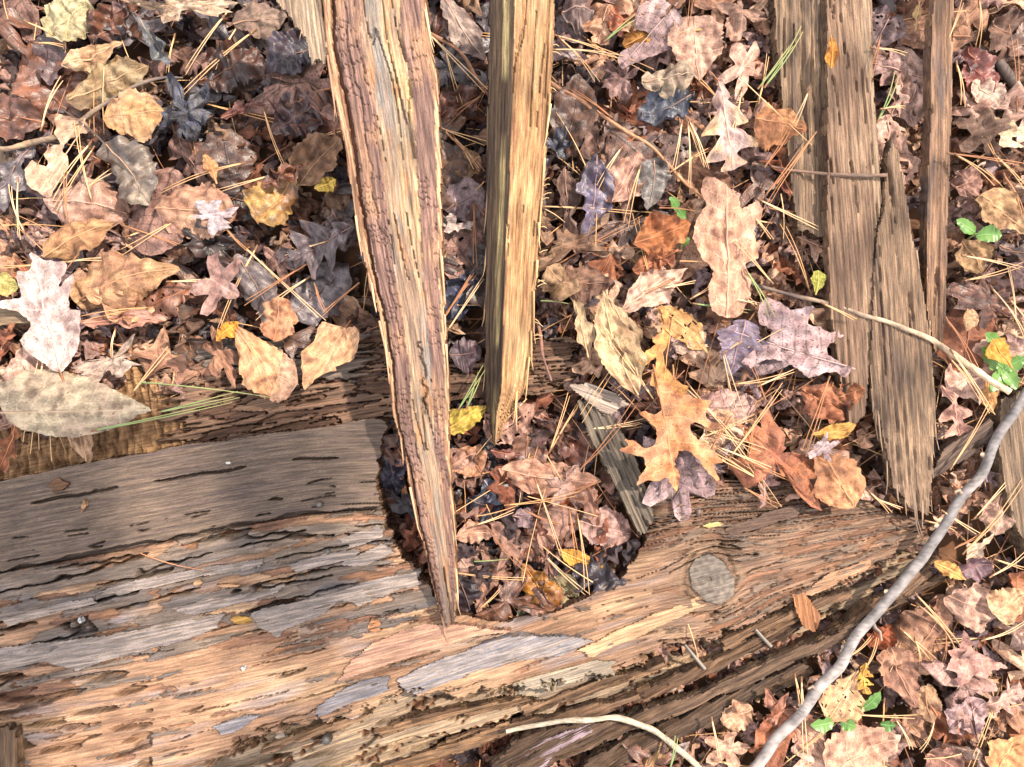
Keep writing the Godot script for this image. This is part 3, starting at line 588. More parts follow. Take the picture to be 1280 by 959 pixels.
	leaf("ovate", 930, 400, 912, 470, 62, 62, C(176, 150, 160), C(140, 116, 130), "slate lilac half of a leaf beside the right lilac oak leaf", "", {"curl": 0.4, "crumple": 0.7, "mat": "leaf_wet3"})
	leaf("scrap", 846, 430, 880, 436, 30, 62, C(210, 178, 158), C(182, 146, 126), "small pale scrap of leaf near the amber oak leaf", "", {"crumple": 0.8})
	leaf("oval", 896, 316, 946, 330, 34, 48, C(150, 130, 128), C(116, 96, 94), "dull grey leaf right of the peach oak leaf", "", {"crumple": 1.0})
	leaf("oval", 700, 20, 742, 14, 52, 46, C(168, 146, 140), C(124, 102, 98), "grey crumpled leaf at the top right of the ochre picket", "", {"crumple": 1.5})
	leaf("oval", 760, 14, 796, 44, 46, 48, C(164, 90, 56), C(126, 72, 50), "rust red leaf at the top between the ochre picket and lilac leaf", "", {"crumple": 0.9, "mat": "leaf_wet"})
	leaf("oval", 780, 60, 812, 44, 34, 52, C(210, 150, 74), C(170, 112, 58), "small amber leaf under the top lilac leaf", "", {"crumple": 0.8})
	leaf("scrap", 900, 20, 944, 26, 60, 50, C(190, 152, 132), C(150, 114, 98), "pinkish brown crumpled leaf at the top left of the right pickets", "", {"crumple": 1.4})


func leaves_right() -> void:
	leaf("ovate", 1064, 634, 1020, 550, 58, 64, C(212, 156, 110), C(190, 132, 94), "long tan orange leaf over the timber left of the broad picket's tip", "the long tan leaf", {"curl": -0.5, "crumple": 0.6, "fold": 0.15})
	leaf("scrap", 1016, 570, 1040, 552, 40, 70, C(204, 178, 178), C(176, 146, 144), "lilac flap of leaf on the long tan leaf", "", {"crumple": 0.6})
	leaf("oval", 994, 486, 1060, 520, 54, 58, C(176, 112, 80), C(142, 90, 68), "red brown crumpled leaf against the broad picket's left edge", "the red brown crumple", {"crumple": 1.3})
	leaf("oval", 1040, 500, 1072, 484, 36, 62, C(184, 122, 84), C(150, 96, 70), "small rusty frayed leaf by the broad picket's left edge", "", {"crumple": 1.4})
	leaf("lance", 1070, 534, 1010, 546, 22, 66, C(222, 168, 90), C(206, 146, 74), "small yellow orange leaf strip above the long tan leaf", "", {"crumple": 0.5})
	leaf("obovate", 1020, 370, 1024, 338, 20, 68, C(196, 190, 92), C(176, 170, 84), "small yellow green leaf left of the broad picket", "the yellow green leaf", {"curl": 0.3, "crumple": 0.2})
	leaf("lance", 1040, 88, 1040, 44, 17, 92, C(206, 146, 52), C(186, 122, 42), "small amber leaf lying on the broad picket near the top", "the amber leaf on the picket", {"curl": 0.3, "crumple": 0.2})
	leaf("oval", 1130, 64, 1140, 160, 60, 46, C(206, 168, 152), C(170, 132, 118), "pinkish crumpled leaf between the broad picket and the narrow slat", "the leaf between slats", {"crumple": 1.1, "curl": 0.4})
	leaf("oval", 1112, 150, 1130, 90, 36, 52, C(190, 150, 132), C(150, 112, 98), "brown pink folded leaf beside the broad picket's right edge", "", {"curl": 0.9, "crumple": 0.8})
	leaf("scrap", 1124, 198, 1158, 202, 42, 40, C(218, 168, 142), C(192, 142, 118), "flat pinkish leaf behind the broken top of the broad picket's right half", "", {"crumple": 0.5})
	leaf("lance", 1140, 44, 1150, -4, 16, 60, C(228, 188, 134), C(206, 160, 106), "narrow pale yellow curled leaf at the top between slats", "", {"curl": 0.9})
	leaf("oval", 1232, 30, 1286, 62, 72, 50, C(142, 106, 88), C(96, 70, 60), "dark brown leaf in the top right corner", "the corner brown leaf", {"curl": 0.5, "crumple": 0.9})
	leaf("oval", 1204, 62, 1232, 124, 50, 50, C(150, 84, 72), C(112, 62, 56), "dark red leaf right of the narrow slat", "the dark red leaf", {"crumple": 0.8, "mat": "leaf_wet"})
	leaf("oval", 1212, 106, 1256, 130, 38, 58, C(210, 180, 160), C(186, 150, 134), "round pale pinkish leaf right of the narrow slat", "the round pale leaf", {"curl": -0.4, "crumple": 0.6})
	leaf("star", 1192, 176, 1256, 160, 68, 54, C(170, 136, 116), C(132, 102, 86), "grey brown crumpled leaf right of the narrow slat's middle", "the grey brown crumple", {"crumple": 1.2, "curl": -0.5})
	leaf("star", 1242, 168, 1286, 164, 44, 64, C(236, 206, 170), C(224, 186, 146), "cream star shaped leaf with thin points at the right edge", "the cream star leaf", {"outline": [950, 0, 0.3337, 868, 438, 905, 455, 920, 470, 950, 448, 960, 478, 1000, 472, 995, 495, 950, 515, 940, 530, 1000, 552, 930, 556, 888, 547, 895, 510, 872, 480], "crumple": 0.3, "curl": 0.2})
	leaf("ovate", 1220, 244, 1284, 292, 52, 56, C(192, 152, 110), C(160, 122, 88), "dull ochre leaf at the right edge above the seedling", "the ochre leaf", {"crumple": 0.7, "spot": 0.5})
	leaf("oval", 1190, 238, 1226, 220, 40, 48, C(176, 132, 116), C(142, 104, 92), "pinkish brown leaf right of the narrow slat", "", {"crumple": 0.9})
	leaf("scrap", 1196, 372, 1272, 384, 58, 50, C(150, 96, 72), C(112, 74, 60), "dark red brown leaf sheet at the right edge", "the red brown sheet", {"crumple": 0.7, "mat": "leaf_wet1"})
	leaf("oval", 1198, 398, 1224, 400, 24, 60, C(228, 186, 142), C(210, 162, 118), "small pale tan leaf on the red brown sheet", "", {"curl": -0.4})
	leaf("red_oak", 1180, 482, 1206, 556, 54, 54, C(212, 162, 144), C(186, 134, 118), "pinkish lobed leaf right of the broad picket's point", "the pinkish lobed leaf", {"crumple": 0.7})
	leaf("lance", 1226, 470, 1240, 518, 26, 60, C(208, 154, 96), C(180, 128, 82), "ochre narrow leaf below the thin twig", "", {"curl": 0.6})
	leaf("obovate", 1264, 462, 1238, 424, 30, 74, C(224, 154, 62), C(206, 132, 52), "bright orange leaf lying on the green seedling leaves", "the bright orange leaf", {"curl": -0.3, "crumple": 0.3})
	leaf("oval", 1262, 330, 1290, 360, 44, 46, C(150, 120, 118), C(112, 88, 86), "grey lilac leaf at the right edge", "", {"crumple": 0.9})
	leaf("oval", 1200, 300, 1228, 340, 46, 46, C(184, 146, 104), C(150, 114, 82), "ochre brown leaf below the paired seedling leaves", "", {"crumple": 0.7})


func leaves_pit() -> void:
	leaf("oval", 622, 588, 748, 606, 44, 20, C(204, 158, 134), C(170, 122, 100), "long pinkish brown leaf across the top of the pit", "the long pit leaf", {"curl": -0.4, "crumple": 0.8})
	leaf("star", 684, 612, 740, 604, 60, 22, C(210, 172, 158), C(180, 136, 118), "pale pink veined leaf at the pit's upper right", "the pale pink pit leaf", {"crumple": 0.8, "wave": 1.5})
	leaf("oval", 722, 650, 788, 668, 54, 20, C(198, 158, 146), C(160, 122, 112), "pinkish grey blotched leaf beside the short dark board", "the blotched pit leaf", {"crumple": 0.7, "spot": 0.6, "mat": "leaf_dry2"})
	leaf("ovate", 692, 766, 654, 702, 44, 24, C(196, 136, 52), C(150, 92, 42), "golden brown leaf at the bottom of the pit", "the golden pit leaf", {"curl": -0.5, "crumple": 0.5, "fold": 0.2, "mat": "leaf_wet"})
	leaf("lance", 694, 688, 762, 714, 24, 28, C(236, 182, 84), C(216, 156, 66), "bright yellow leaf in the pit", "the bright yellow pit leaf", {"curl": 0.4, "crumple": 0.4})
	leaf("oval", 690, 716, 722, 752, 40, 18, C(172, 156, 118), C(140, 122, 94), "grey green leaf right of the golden pit leaf", "", {"crumple": 0.5})
	leaf("scrap", 648, 756, 676, 764, 34, 20, C(206, 196, 160), C(176, 164, 132), "small pale green grey leaf scrap at the pit's bottom", "", {"crumple": 0.6})
	leaf("ovate", 576, 694, 598, 738, 42, 24, C(216, 176, 158), C(186, 142, 124), "pale pink leaf right of the long picket's tip", "the pale pink tip leaf", {"curl": -0.3, "crumple": 0.6})
	leaf("lance", 568, 666, 622, 664, 26, 26, C(222, 176, 150), C(192, 140, 116), "pale tan leaf right of the long picket near the tip", "", {"curl": -0.6, "crumple": 0.6})
	leaf("oval", 584, 620, 624, 640, 46, 12, C(78, 76, 88), C(54, 50, 58), "black wet leaf in the pit beside the long picket", "the black pit leaf", {"crumple": 1.2, "mat": "leaf_wet3"})
	leaf("oval", 604, 600, 628, 630, 32, 20, C(150, 156, 170), C(106, 108, 122), "shiny blue grey wet leaf in the pit", "the shiny pit leaf", {"crumple": 0.7, "mat": "leaf_wet3"})
	leaf("scrap", 650, 664, 690, 680, 46, 14, C(178, 120, 92), C(140, 92, 72), "reddish brown leaf mash in the middle of the pit", "the pit mash", {"crumple": 1.3, "mat": "leaf_wet"})
	leaf("oval", 640, 644, 672, 650, 24, 24, C(170, 140, 140), C(136, 106, 106), "small grey pink oval leaf in the pit", "", {"curl": -0.3})
	leaf("oval", 700, 636, 730, 610, 40, 16, C(184, 100, 56), C(146, 78, 50), "rust red wet leaf under the pale pink pit leaf", "", {"crumple": 0.9, "mat": "leaf_wet"})
	leaf("oval", 574, 560, 604, 590, 44, 22, C(196, 142, 110), C(164, 112, 86), "tan leaf at the pit's upper left beside the long picket", "", {"crumple": 0.7})
	leaf("scrap", 660, 530, 730, 548, 58, 18, C(128, 84, 70), C(92, 62, 56), "dark wet brown leaf right of the ochre picket's tip", "the dark pit leaf", {"crumple": 1.2, "mat": "leaf_wet1"})
	leaf("lance", 612, 564, 656, 570, 18, 26, C(150, 84, 66), C(116, 64, 54), "dark red strip of leaf at the ochre picket's tip", "", {"curl": 0.6, "mat": "leaf_wet"})
	leaf("oval", 738, 692, 770, 712, 34, 16, C(160, 128, 106), C(126, 98, 82), "dull brown leaf in the pit's right corner", "", {"crumple": 0.8})
	leaf("scrap", 500, 660, 524, 690, 46, 14, C(176, 120, 98), C(140, 92, 80), "reddish brown leaf between the plank end and long picket", "the plank end leaf", {"crumple": 0.9, "mat": "leaf_wet"})
	leaf("oval", 486, 560, 498, 620, 36, 18, C(92, 86, 104), C(66, 60, 76), "dark bluish wet leaf by the grey plank's end", "the bluish plank leaf", {"crumple": 1.3, "mat": "leaf_wet3"})
	leaf("scrap", 604, 706, 646, 726, 46, 14, C(184, 140, 118), C(146, 106, 90), "pinkish brown scrap left of the golden pit leaf", "", {"crumple": 0.9})


func leaves_lower_right() -> void:
	leaf("obovate", 1074, 836, 1034, 898, 62, 56, C(220, 178, 140), C(206, 156, 112), "pale yellow tan leaf beside the grey stick's lower part", "the pale yellow leaf", {"curl": 0.3, "crumple": 0.5, "hole": 0.06})
	leaf("white_oak", 1078, 826, 1080, 868, 26, 60, C(230, 180, 88), C(212, 154, 70), "small yellow holed leaf tip above the green seedling", "", {"curl": 0.3, "hole": 0.2})
	leaf("ovate", 1030, 962, 1124, 914, 78, 50, C(224, 178, 152), C(202, 150, 124), "large pinkish tan leaf at the bottom edge", "the bottom pinkish leaf", {"curl": -0.3, "crumple": 0.6})
	leaf("star", 1182, 824, 1256, 816, 72, 54, C(216, 168, 154), C(190, 138, 124), "pink star shaped leaf with pointed lobes, lower right", "the pink star leaf", {"outline": [800, 580, 0.395, 1015, 525, 1040, 560, 1050, 585, 1100, 610, 1158, 640, 1110, 650, 1100, 682, 1060, 665, 1010, 692, 985, 680, 990, 650, 956, 640, 985, 610, 968, 590, 1010, 580], "crumple": 0.7, "curl": -0.3})
	leaf("ovate", 1108, 806, 1138, 882, 52, 50, C(190, 142, 114), C(156, 112, 92), "dull brown veined leaf right of the grey stick", "the brown veined leaf", {"wave": 2.5, "crumple": 0.8})
	leaf("oval", 1086, 806, 1112, 780, 40, 54, C(180, 96, 58), C(140, 74, 48), "rust red curled leaf right of the grey stick", "the rust curl", {"curl": 1.2, "crumple": 0.7})
	leaf("oval", 1184, 914, 1226, 872, 50, 54, C(200, 166, 162), C(170, 132, 130), "lilac pink leaf at the lower right", "the lilac pink leaf", {"crumple": 0.7, "mat": "leaf_dry1"})
	leaf("ovate", 1240, 964, 1284, 916, 58, 54, C(222, 160, 110), C(198, 132, 88), "orange tan leaf in the lower right corner", "the corner orange leaf", {"crumple": 0.5, "curl": 0.3})
	leaf("white_oak", 1228, 880, 1286, 862, 56, 52, C(208, 168, 152), C(176, 134, 122), "pinkish lobed leaf at the right edge near the corner", "", {"crumple": 0.8})
	leaf("ovate", 1236, 766, 1288, 736, 44, 60, C(220, 178, 140), C(200, 150, 110), "yellowish tan leaf at the right edge", "the yellowish edge leaf", {"curl": -0.5, "crumple": 0.5})
	leaf("lance", 1250, 778, 1270, 764, 16, 60, C(240, 220, 156), C(226, 200, 132), "small cream leaf tip below the yellowish edge leaf", "", {"curl": 0.4})
	leaf("oval", 1198, 714, 1238, 702, 34, 54, C(132, 92, 98), C(104, 70, 78), "dark purple leaf right of the timber's end", "the dark purple end leaf", {"crumple": 0.6, "mat": "leaf_wet"})
	leaf("lance", 1204, 700, 1242, 666, 26, 58, C(224, 194, 168), C(200, 160, 134), "pale cream curled leaf above the dark purple end leaf", "", {"curl": 1.0, "crumple": 0.4})
	leaf("lance", 1168, 702, 1208, 724, 20, 58, C(230, 184, 112), C(210, 158, 88), "small yellow leaf at the timber's right end", "", {"curl": 0.4})
	leaf("oval", 1180, 746, 1244, 764, 62, 46, C(206, 166, 146), C(172, 130, 112), "pinkish crumpled leaf left of the yellowish edge leaf", "the pinkish crumple", {"crumple": 1.2})
	leaf("star", 880, 938, 936, 934, 56, 44, C(214, 174, 148), C(188, 140, 116), "pale tan leaf at the bottom edge left of the grey stick", "the bottom tan leaf", {"crumple": 0.7})
	leaf("ovate", 984, 886, 1040, 952, 44, 44, C(204, 158, 134), C(176, 126, 104), "pinkish brown leaf partly under the grey stick's lower end", "", {"crumple": 0.7})
	leaf("scrap", 950, 900, 990, 878, 60, 42, C(196, 140, 116), C(160, 110, 90), "brown pink leaf left of the grey stick near the bottom", "", {"crumple": 0.9})
	leaf("oval", 900, 900, 940, 884, 44, 40, C(212, 168, 136), C(180, 134, 106), "tan leaf under the timber's lower splinters", "", {"crumple": 0.8})
	leaf("oval", 1150, 850, 1160, 900, 40, 48, C(186, 146, 112), C(150, 112, 88), "olive brown leaf left of the lilac pink leaf", "", {"crumple": 0.9})
	leaf("oval", 1158, 940, 1200, 960, 50, 46, C(196, 150, 132), C(160, 114, 98), "brown pink leaf at the bottom edge", "", {"crumple": 0.9})
	leaf("oval", 1254, 612, 1238, 668, 44, 48, C(206, 172, 150), C(172, 134, 116), "pale pinkish leaf left of the edge board", "", {"crumple": 0.8})


# ---------------------------------------------------------------- green things
func seedlings() -> void:
	var list := [
		["tiny green seedling in the litter left of the peach oak leaf", [[848, 262, 838, 246, 14], [848, 262, 856, 274, 13]], 62],
		["tiny green leaf bud below the rusty leaf", [[852, 306, 862, 298, 10]], 60],
		["green seedling with two pale leaves right of the narrow slat", [[1220, 292, 1196, 276, 18], [1220, 294, 1253, 292, 22]], 66],
		["green seedling with four leaves at the right edge", [[1254, 462, 1228, 436, 24], [1254, 462, 1240, 490, 22], [1254, 462, 1282, 446, 20], [1254, 462, 1272, 486, 20], [1250, 430, 1232, 418, 18]], 62],
		["green seedling with bright leaves by the pale yellow leaf", [[1050, 902, 1070, 908, 20], [1044, 902, 1014, 908, 20], [1074, 890, 1102, 866, 16], [1100, 906, 1120, 908, 14]], 58],
	]
	for s in list:
		var g := thing("seedling", s[0], "seedling", "green seedlings in the litter")
		for l in s[1]:
			var b := P(l[0], l[1], s[2])
			var t := P(l[2], l[3], s[2] + 8)
			var o := PLAIN.duplicate()
			o.merge({"crumple": 0.1, "curl": 0.4, "bend": -0.4, "wave": 0.5, "spot": 0.0, "fold": 0.1}, true)
			var m := part("leaf", leaf_mesh("oval", b.distance_to(t), l[4] * 0.00095, o, C(76, 114, 46), C(104, 142, 62), l[0] * 0.01, 0.6), M.green, g)
			var x := (t - b).normalized()
			var z := x.cross(Vector3.UP).normalized()
			m.transform = Transform3D(Basis(x, z.cross(x), z), (b + t) * 0.5)
			var vp := PackedVector3Array()
			var len_ := b.distance_to(t)
			for k in 7:
				vp.append(deform((k / 6.0 - 0.5) * len_ * 0.9, 0.0, len_, l[4] * 0.00095, o, l[0] * 0.01) + Vector3(0, 0.0003, 0))
			part("vein", tube(vp, 0.0006, 0.0003, 5, C(140, 176, 112), C(120, 166, 96)), M.plain, m)
		var c: Array = s[1][0]
		var top := P(c[0], c[1], s[2])
		part("stem", tube(PackedVector3Array([top + Vector3(0.004, -0.03, 0.003), top + Vector3(0.001, -0.012, 0.002), top]), 0.001, 0.0008, 6, C(150, 150, 84), C(140, 176, 92)), M.plain, g)


# ---------------------------------------------------------------- pine needles
func needle_pair(x0: float, y0: float, x1: float, y1: float, mm0: float, mm1: float, spread: float, c: Color, label: String, count := 2, thick := 0.75) -> void:
	var a := P(x0, y0, mm0)
	var b := P(x1, y1, mm1)
	var d := b - a
	var side := d.normalized().cross(Vector3.UP).normalized()
	var bow := rng.randf_range(-0.10, 0.10)
	var g := thing("pine_needles" if count > 1 else "pine_needle", label, "pine needle", "dead pine needles on the litter" if c.r > c.g else "green pine needles", Transform3D(Basis(), a))
	for k in count:
		var off := side * spread * 0.001 * (k - (count - 1) * 0.5)
		var p := PackedVector3Array()
		var len_k := 1.0 - 0.06 * k
		for i in 9:
			var t := i / 8.0
			p.append(d * t * len_k + side * bow * d.length() * t * (1.0 - t) * (0.8 + 0.4 * k) + off * t * 1.6 + Vector3(0, 0.004 * sin(t * PI), 0))
		part("needle", tube(p, thick * 0.001, thick * 0.00055, 5, c, c.lerp(C(190, 140, 92), 0.35), 0.05, x0 + k, 0.15), M.plain, g)
	if count > 1:
		part("sheath", tube(PackedVector3Array([-d.normalized() * 0.004, d.normalized() * 0.003, d.normalized() * 0.009]), 0.0013, 0.0010, 6, C(120, 84, 58), C(150, 108, 72)), M.plain, g)


func bearing(d: Vector2) -> String:
	var an := fposmod(d.angle(), PI)
	if an < PI / 8.0 or an > PI * 7.0 / 8.0: return "lying level"
	if an < PI * 3.0 / 8.0: return "slanting downward"
	if an < PI * 5.0 / 8.0: return "lying upright"
	return "slanting upward"


func needle_told(what: String, x0: float, y0: float, x1: float, y1: float) -> String:
	var L := Vector2(x1 - x0, y1 - y0).length()
	what = ("short " if L < 55.0 else "long " if L > 110.0 else "") + what
	return told(what + " " + bearing(Vector2(x1 - x0, y1 - y0)), Vector2((x0 + x1) * 0.5, (y0 + y1) * 0.5))


func needles() -> void:
	var straw := C(206, 164, 120)
	var pale := C(218, 184, 144)
	var red := C(168, 112, 78)
	for n in [
		[290, 8, 230, 92, 4], [318, 38, 208, 138, 5], [296, 34, 268, 86, 3], [92, 4, 80, 66, 2], [34, 28, 80, 50, 2], [48, 54, 82, 58, 2],
		[130, 84, 130, 168, 1], [112, 180, 58, 258, 6], [116, 186, 68, 262, 5], [84, 274, 82, 210, 3], [52, 160, 78, 96, 4], [304, 204, 200, 240, 3], [350, 216, 262, 242, 4],
		[330, 138, 356, 210, 2], [414, 110, 372, 126, 2], [160, 284, 238, 312, 2], [284, 288, 318, 320, 2], [298, 302, 406, 402, 3], [320, 310, 270, 420, 3], [380, 332, 304, 380, 4], [384, 348, 318, 398, 5], [212, 352, 304, 347, 3],
		[408, 302, 356, 318, 2], [446, 356, 402, 394, 3], [394, 358, 408, 392, 3], [30, 290, 12, 230, 2], [22, 226, 24, 300, 2], [88, 326, 0, 334, 2], [84, 328, 130, 324, 3],
		[72, 364, 56, 576, 14], [70, 366, 32, 566, 10], [144, 412, 140, 450, 2], [166, 490, 212, 434, 4], [176, 692, 256, 713, 1],
		[538, 44, 612, 118, 5], [556, 162, 610, 180, 5], [560, 168, 604, 216, 5], [568, 172, 596, 212, 5], [560, 388, 608, 316, 4], [556, 396, 604, 330, 4], [560, 412, 606, 344, 2],
		[694, 44, 816, 90, 6], [700, 48, 748, 104, 4], [692, 62, 780, 72, 3], [678, 258, 796, 266, 3], [682, 262, 706, 278, 1], [776, 186, 746, 236, 4], [800, 210, 782, 284, 6], [858, 148, 882, 210, 3], [862, 152, 884, 212, 4], [852, 154, 842, 212, 3], [860, 156, 862, 234, 2], [840, 214, 888, 186, 3], [824, 260, 870, 264, 1],
		[958, 206, 988, 158, 4], [960, 240, 1004, 184, 5], [950, 250, 1054, 300, 4], [940, 268, 966, 300, 2], [1010, 116, 992, 158, 4], [1018, 168, 970, 236, 4], [1100, 48, 1086, 100, 5], [1092, 60, 1134, 68, 3], [1104, 136, 1132, 134, 2],
		[1224, 0, 1222, 60, 4], [1196, 80, 1204, 134, 4], [1188, 192, 1280, 206, 3], [1196, 194, 1248, 232, 5], [1246, 196, 1284, 238, 3], [1186, 48, 1204, 0, 3], [1256, 220, 1282, 280, 4],
		[1206, 320, 1280, 336, 3], [1210, 350, 1280, 330, 4], [1190, 440, 1242, 520, 4], [1188, 448, 1230, 504, 4], [1184, 400, 1224, 470, 6], [1270, 400, 1260, 330, 2], [1240, 360, 1286, 430, 3],
		[740, 536, 806, 526, 5], [732, 540, 800, 530, 3], [860, 480, 974, 636, 6], [858, 486, 936, 570, 5], [900, 560, 964, 586, 3], [866, 530, 958, 564, 5], [870, 544, 952, 600, 6], [880, 546, 944, 520, 4], [890, 560, 920, 506, 5], [902, 430, 926, 516, 7], [906, 440, 948, 412, 4], [944, 524, 932, 590, 3], [914, 570, 980, 480, 4], [920, 480, 986, 468, 5], [936, 576, 1000, 604, 3], [890, 520, 930, 528, 4],
		[964, 352, 920, 300, 5], [912, 350, 962, 398, 4], [900, 372, 962, 384, 3], [1036, 474, 1004, 570, 6], [1040, 482, 1008, 572, 5], [950, 482, 996, 462, 3], [1030, 380, 1070, 400, 2], [830, 360, 870, 352, 2], [840, 350, 800, 368, 3], [866, 372, 900, 350, 3],
		[670, 602, 704, 700, 3], [676, 690, 740, 748, 4], [712, 640, 722, 700, 4], [722, 646, 734, 744, 5], [570, 716, 664, 724, 3], [596, 656, 644, 638, 3], [600, 760, 626, 736, 2], [500, 566, 530, 610, 3], [660, 640, 700, 656, 2], [690, 560, 726, 500, 2], [688, 562, 712, 490, 3],
		[1002, 850, 1008, 956, 5], [994, 846, 1004, 900, 5], [1080, 838, 1098, 794, 3], [1060, 822, 1094, 790, 3], [1074, 894, 1148, 896, 4], [1120, 900, 1140, 938, 3], [1146, 744, 1200, 812, 6], [1148, 756, 1196, 804, 4], [1168, 900, 1150, 940, 3], [1190, 584, 1240, 500, 4], [1206, 690, 1280, 600, 5], [1196, 684, 1250, 650, 4], [1220, 646, 1280, 580, 6], [1190, 654, 1200, 600, 4], [1240, 720, 1284, 690, 4], [1246, 700, 1284, 712, 3], [1180, 640, 1224, 668, 3], [1160, 652, 1196, 662, 3], [1230, 800, 1284, 776, 3], [1144, 800, 1150, 836, 2], [860, 780, 874, 830, 1], [890, 900, 900, 950, 3], [1096, 624, 1128, 636, 2], [1088, 616, 1114, 642, 3], [934, 612, 976, 634, 5],
	]:
		var c: Color = [straw, pale, red, straw, pale][rng.randi() % 5]
		var word: String = {straw: "straw", pale: "pale", red: "reddish"}[c]
		var one: bool = n[4] <= 1
		var hh := bed_mm(n[0], n[1]) + 36.0
		if n[0] > 470 and n[0] < 800 and n[1] > 530 and n[1] < 770: hh = 40.0
		if n[1] > 690 and n[0] < 300: hh = 68.0
		if n[0] > 960 and n[0] < 1200 and n[1] < 480: hh = 82.0
		needle_pair(n[0], n[1], n[2], n[3], hh + rng.randf_range(-4, 4), hh + rng.randf_range(-10, 4), maxf(1.6, n[4] * 0.7), c, needle_told(word + (" pine needle" if one else " needle pair"), n[0], n[1], n[2], n[3]), 1 if one else 2)
	for n in [[175, 478, 346, 498, 0], [200, 515, 298, 492, 3], [118, 538, 300, 499, 2], [958, 106, 1004, 34, 3], [950, 108, 994, 52, 2], [1098, 150, 1122, 90, 4], [934, 340, 966, 398, 4], [574, 510, 606, 458, 3], [584, 508, 600, 466, 3], [676, 376, 712, 380, 0], [870, 380, 940, 390, 2], [758, 50, 796, 20, 3], [593, 702, 634, 699, 0], [838, 960, 846, 920, 2]]:
		needle_pair(n[0], n[1], n[2], n[3], 74.0 if n[0] > 900 or n[1] > 440 and n[0] < 400 else 62.0, 76.0 if n[0] > 900 else 60.0, n[4] * 0.8 + 0.8, C(122, 146, 92), needle_told("green needle" + ("" if n[4] < 1 else " pair"), n[0], n[1], n[2], n[3]), 1 if n[4] < 1 else 2, 0.9)


# ---------------------------------------------------------------- the rest of the leaves, each its own thing
func palette(x: float, y: float) -> Array:
	var dark := [["dark umber", C(128, 90, 70), C(92, 66, 56), "leaf_wet1"], ["dark purple brown", C(122, 92, 90), C(88, 66, 68), "leaf_wet1"], ["black brown", C(92, 68, 60), C(66, 50, 48), "leaf_wet1"], ["wet chestnut", C(142, 90, 64), C(106, 68, 54), "leaf_wet"], ["slate grey", C(126, 112, 114), C(92, 80, 84), "leaf_wet1"], ["dull tan", C(180, 142, 114), C(146, 110, 88), "leaf_dry"], ["pinkish brown", C(170, 130, 116), C(132, 98, 88), "leaf_dry1"]]
	var warm := [["pinkish tan", C(218, 176, 156), C(188, 142, 122), "leaf_dry"], ["dusty pink", C(208, 168, 156), C(176, 134, 124), "leaf_dry1"], ["light brown", C(180, 134, 106), C(146, 104, 84), "leaf_dry2"], ["rusty brown", C(176, 112, 78), C(142, 88, 66), "leaf_dry"], ["grey lilac", C(170, 144, 144), C(136, 110, 110), "leaf_dry1"], ["pale tan", C(228, 188, 158), C(204, 160, 130), "leaf_dry"], ["peach tan", C(222, 174, 144), C(196, 144, 112), "leaf_dry1"], ["dusky brown", C(144, 106, 88), C(108, 80, 70), "leaf_wet1"]]
	var pit := [["wet brown", C(150, 104, 82), C(112, 76, 62), "leaf_wet"], ["pinkish brown", C(190, 146, 128), C(154, 112, 96), "leaf_dry2"], ["dark wet", C(88, 70, 72), C(60, 50, 54), "leaf_wet3"], ["reddish brown", C(160, 96, 70), C(122, 74, 58), "leaf_wet"]]
	if x > 470 and x < 820 and y > 490: return pit
	if x < 740 and y < 440 and not (x < 190 and y > 250): return dark
	return warm


func inside_bed(x: float, y: float) -> bool:
	for b in beds:
		if Geometry2D.is_point_in_polygon(Vector2(x, y), b): return true
	return false


func more_leaves() -> void:
	var done := 0
	var tried := 0
	var mine := []
	while done < 176 and tried < 30000:
		tried += 1
		var x := rng.randf_range(-14, 1294)
		var y := rng.randf_range(-14, 973)
		if inside_bed(x, y): continue
		var ok := true
		for s in spots:
			if Vector2(x - s.x, y - s.y).length() < 14.0 + 0.2 * s.z:
				ok = false
				break
		if not ok: continue
		var pal := palette(x, y)
		var pk: Array = pal[rng.randi() % pal.size()]
		var kind: String = ["oval", "oval", "ovate", "white_oak", "red_oak", "scrap", "star", "scrap"][rng.randi() % 8]
		var L := rng.randf_range(56, 122)
		if x > 470 and x < 840 and y > 490 and y < 790: L = minf(L, 74.0)
		var an := rng.randf() * TAU
		var d := Vector2(cos(an), sin(an)) * L * 0.5
		var mm := bed_mm(x, y) + (rng.randf_range(4, 17) if bed_mm(x, y) > 13.0 else rng.randf_range(-2, 6))
		var noun: String = {"oval": "oval leaf", "ovate": "pointed leaf", "white_oak": "round lobed leaf", "red_oak": "sharp lobed leaf", "scrap": "torn leaf", "star": "star shaped leaf"}[kind]
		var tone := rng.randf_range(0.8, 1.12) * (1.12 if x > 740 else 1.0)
		var cr := rng.randf_range(0.45, 1.35)
		var cu := rng.randf_range(-0.85, 0.85)
		var head: String = ("crumpled " if cr > 1.2 else "curled " if absf(cu) > 0.7 else "flat " if absf(cu) < 0.2 else "") + pk[0] + " " + noun
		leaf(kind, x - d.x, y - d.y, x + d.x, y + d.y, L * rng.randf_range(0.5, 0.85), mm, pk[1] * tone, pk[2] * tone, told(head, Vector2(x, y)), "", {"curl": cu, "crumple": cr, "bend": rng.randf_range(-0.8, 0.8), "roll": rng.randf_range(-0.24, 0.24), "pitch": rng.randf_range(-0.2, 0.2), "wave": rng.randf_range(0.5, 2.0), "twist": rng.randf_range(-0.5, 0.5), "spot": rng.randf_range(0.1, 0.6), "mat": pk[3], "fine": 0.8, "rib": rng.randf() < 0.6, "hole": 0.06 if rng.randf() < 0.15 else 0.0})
		done += 1


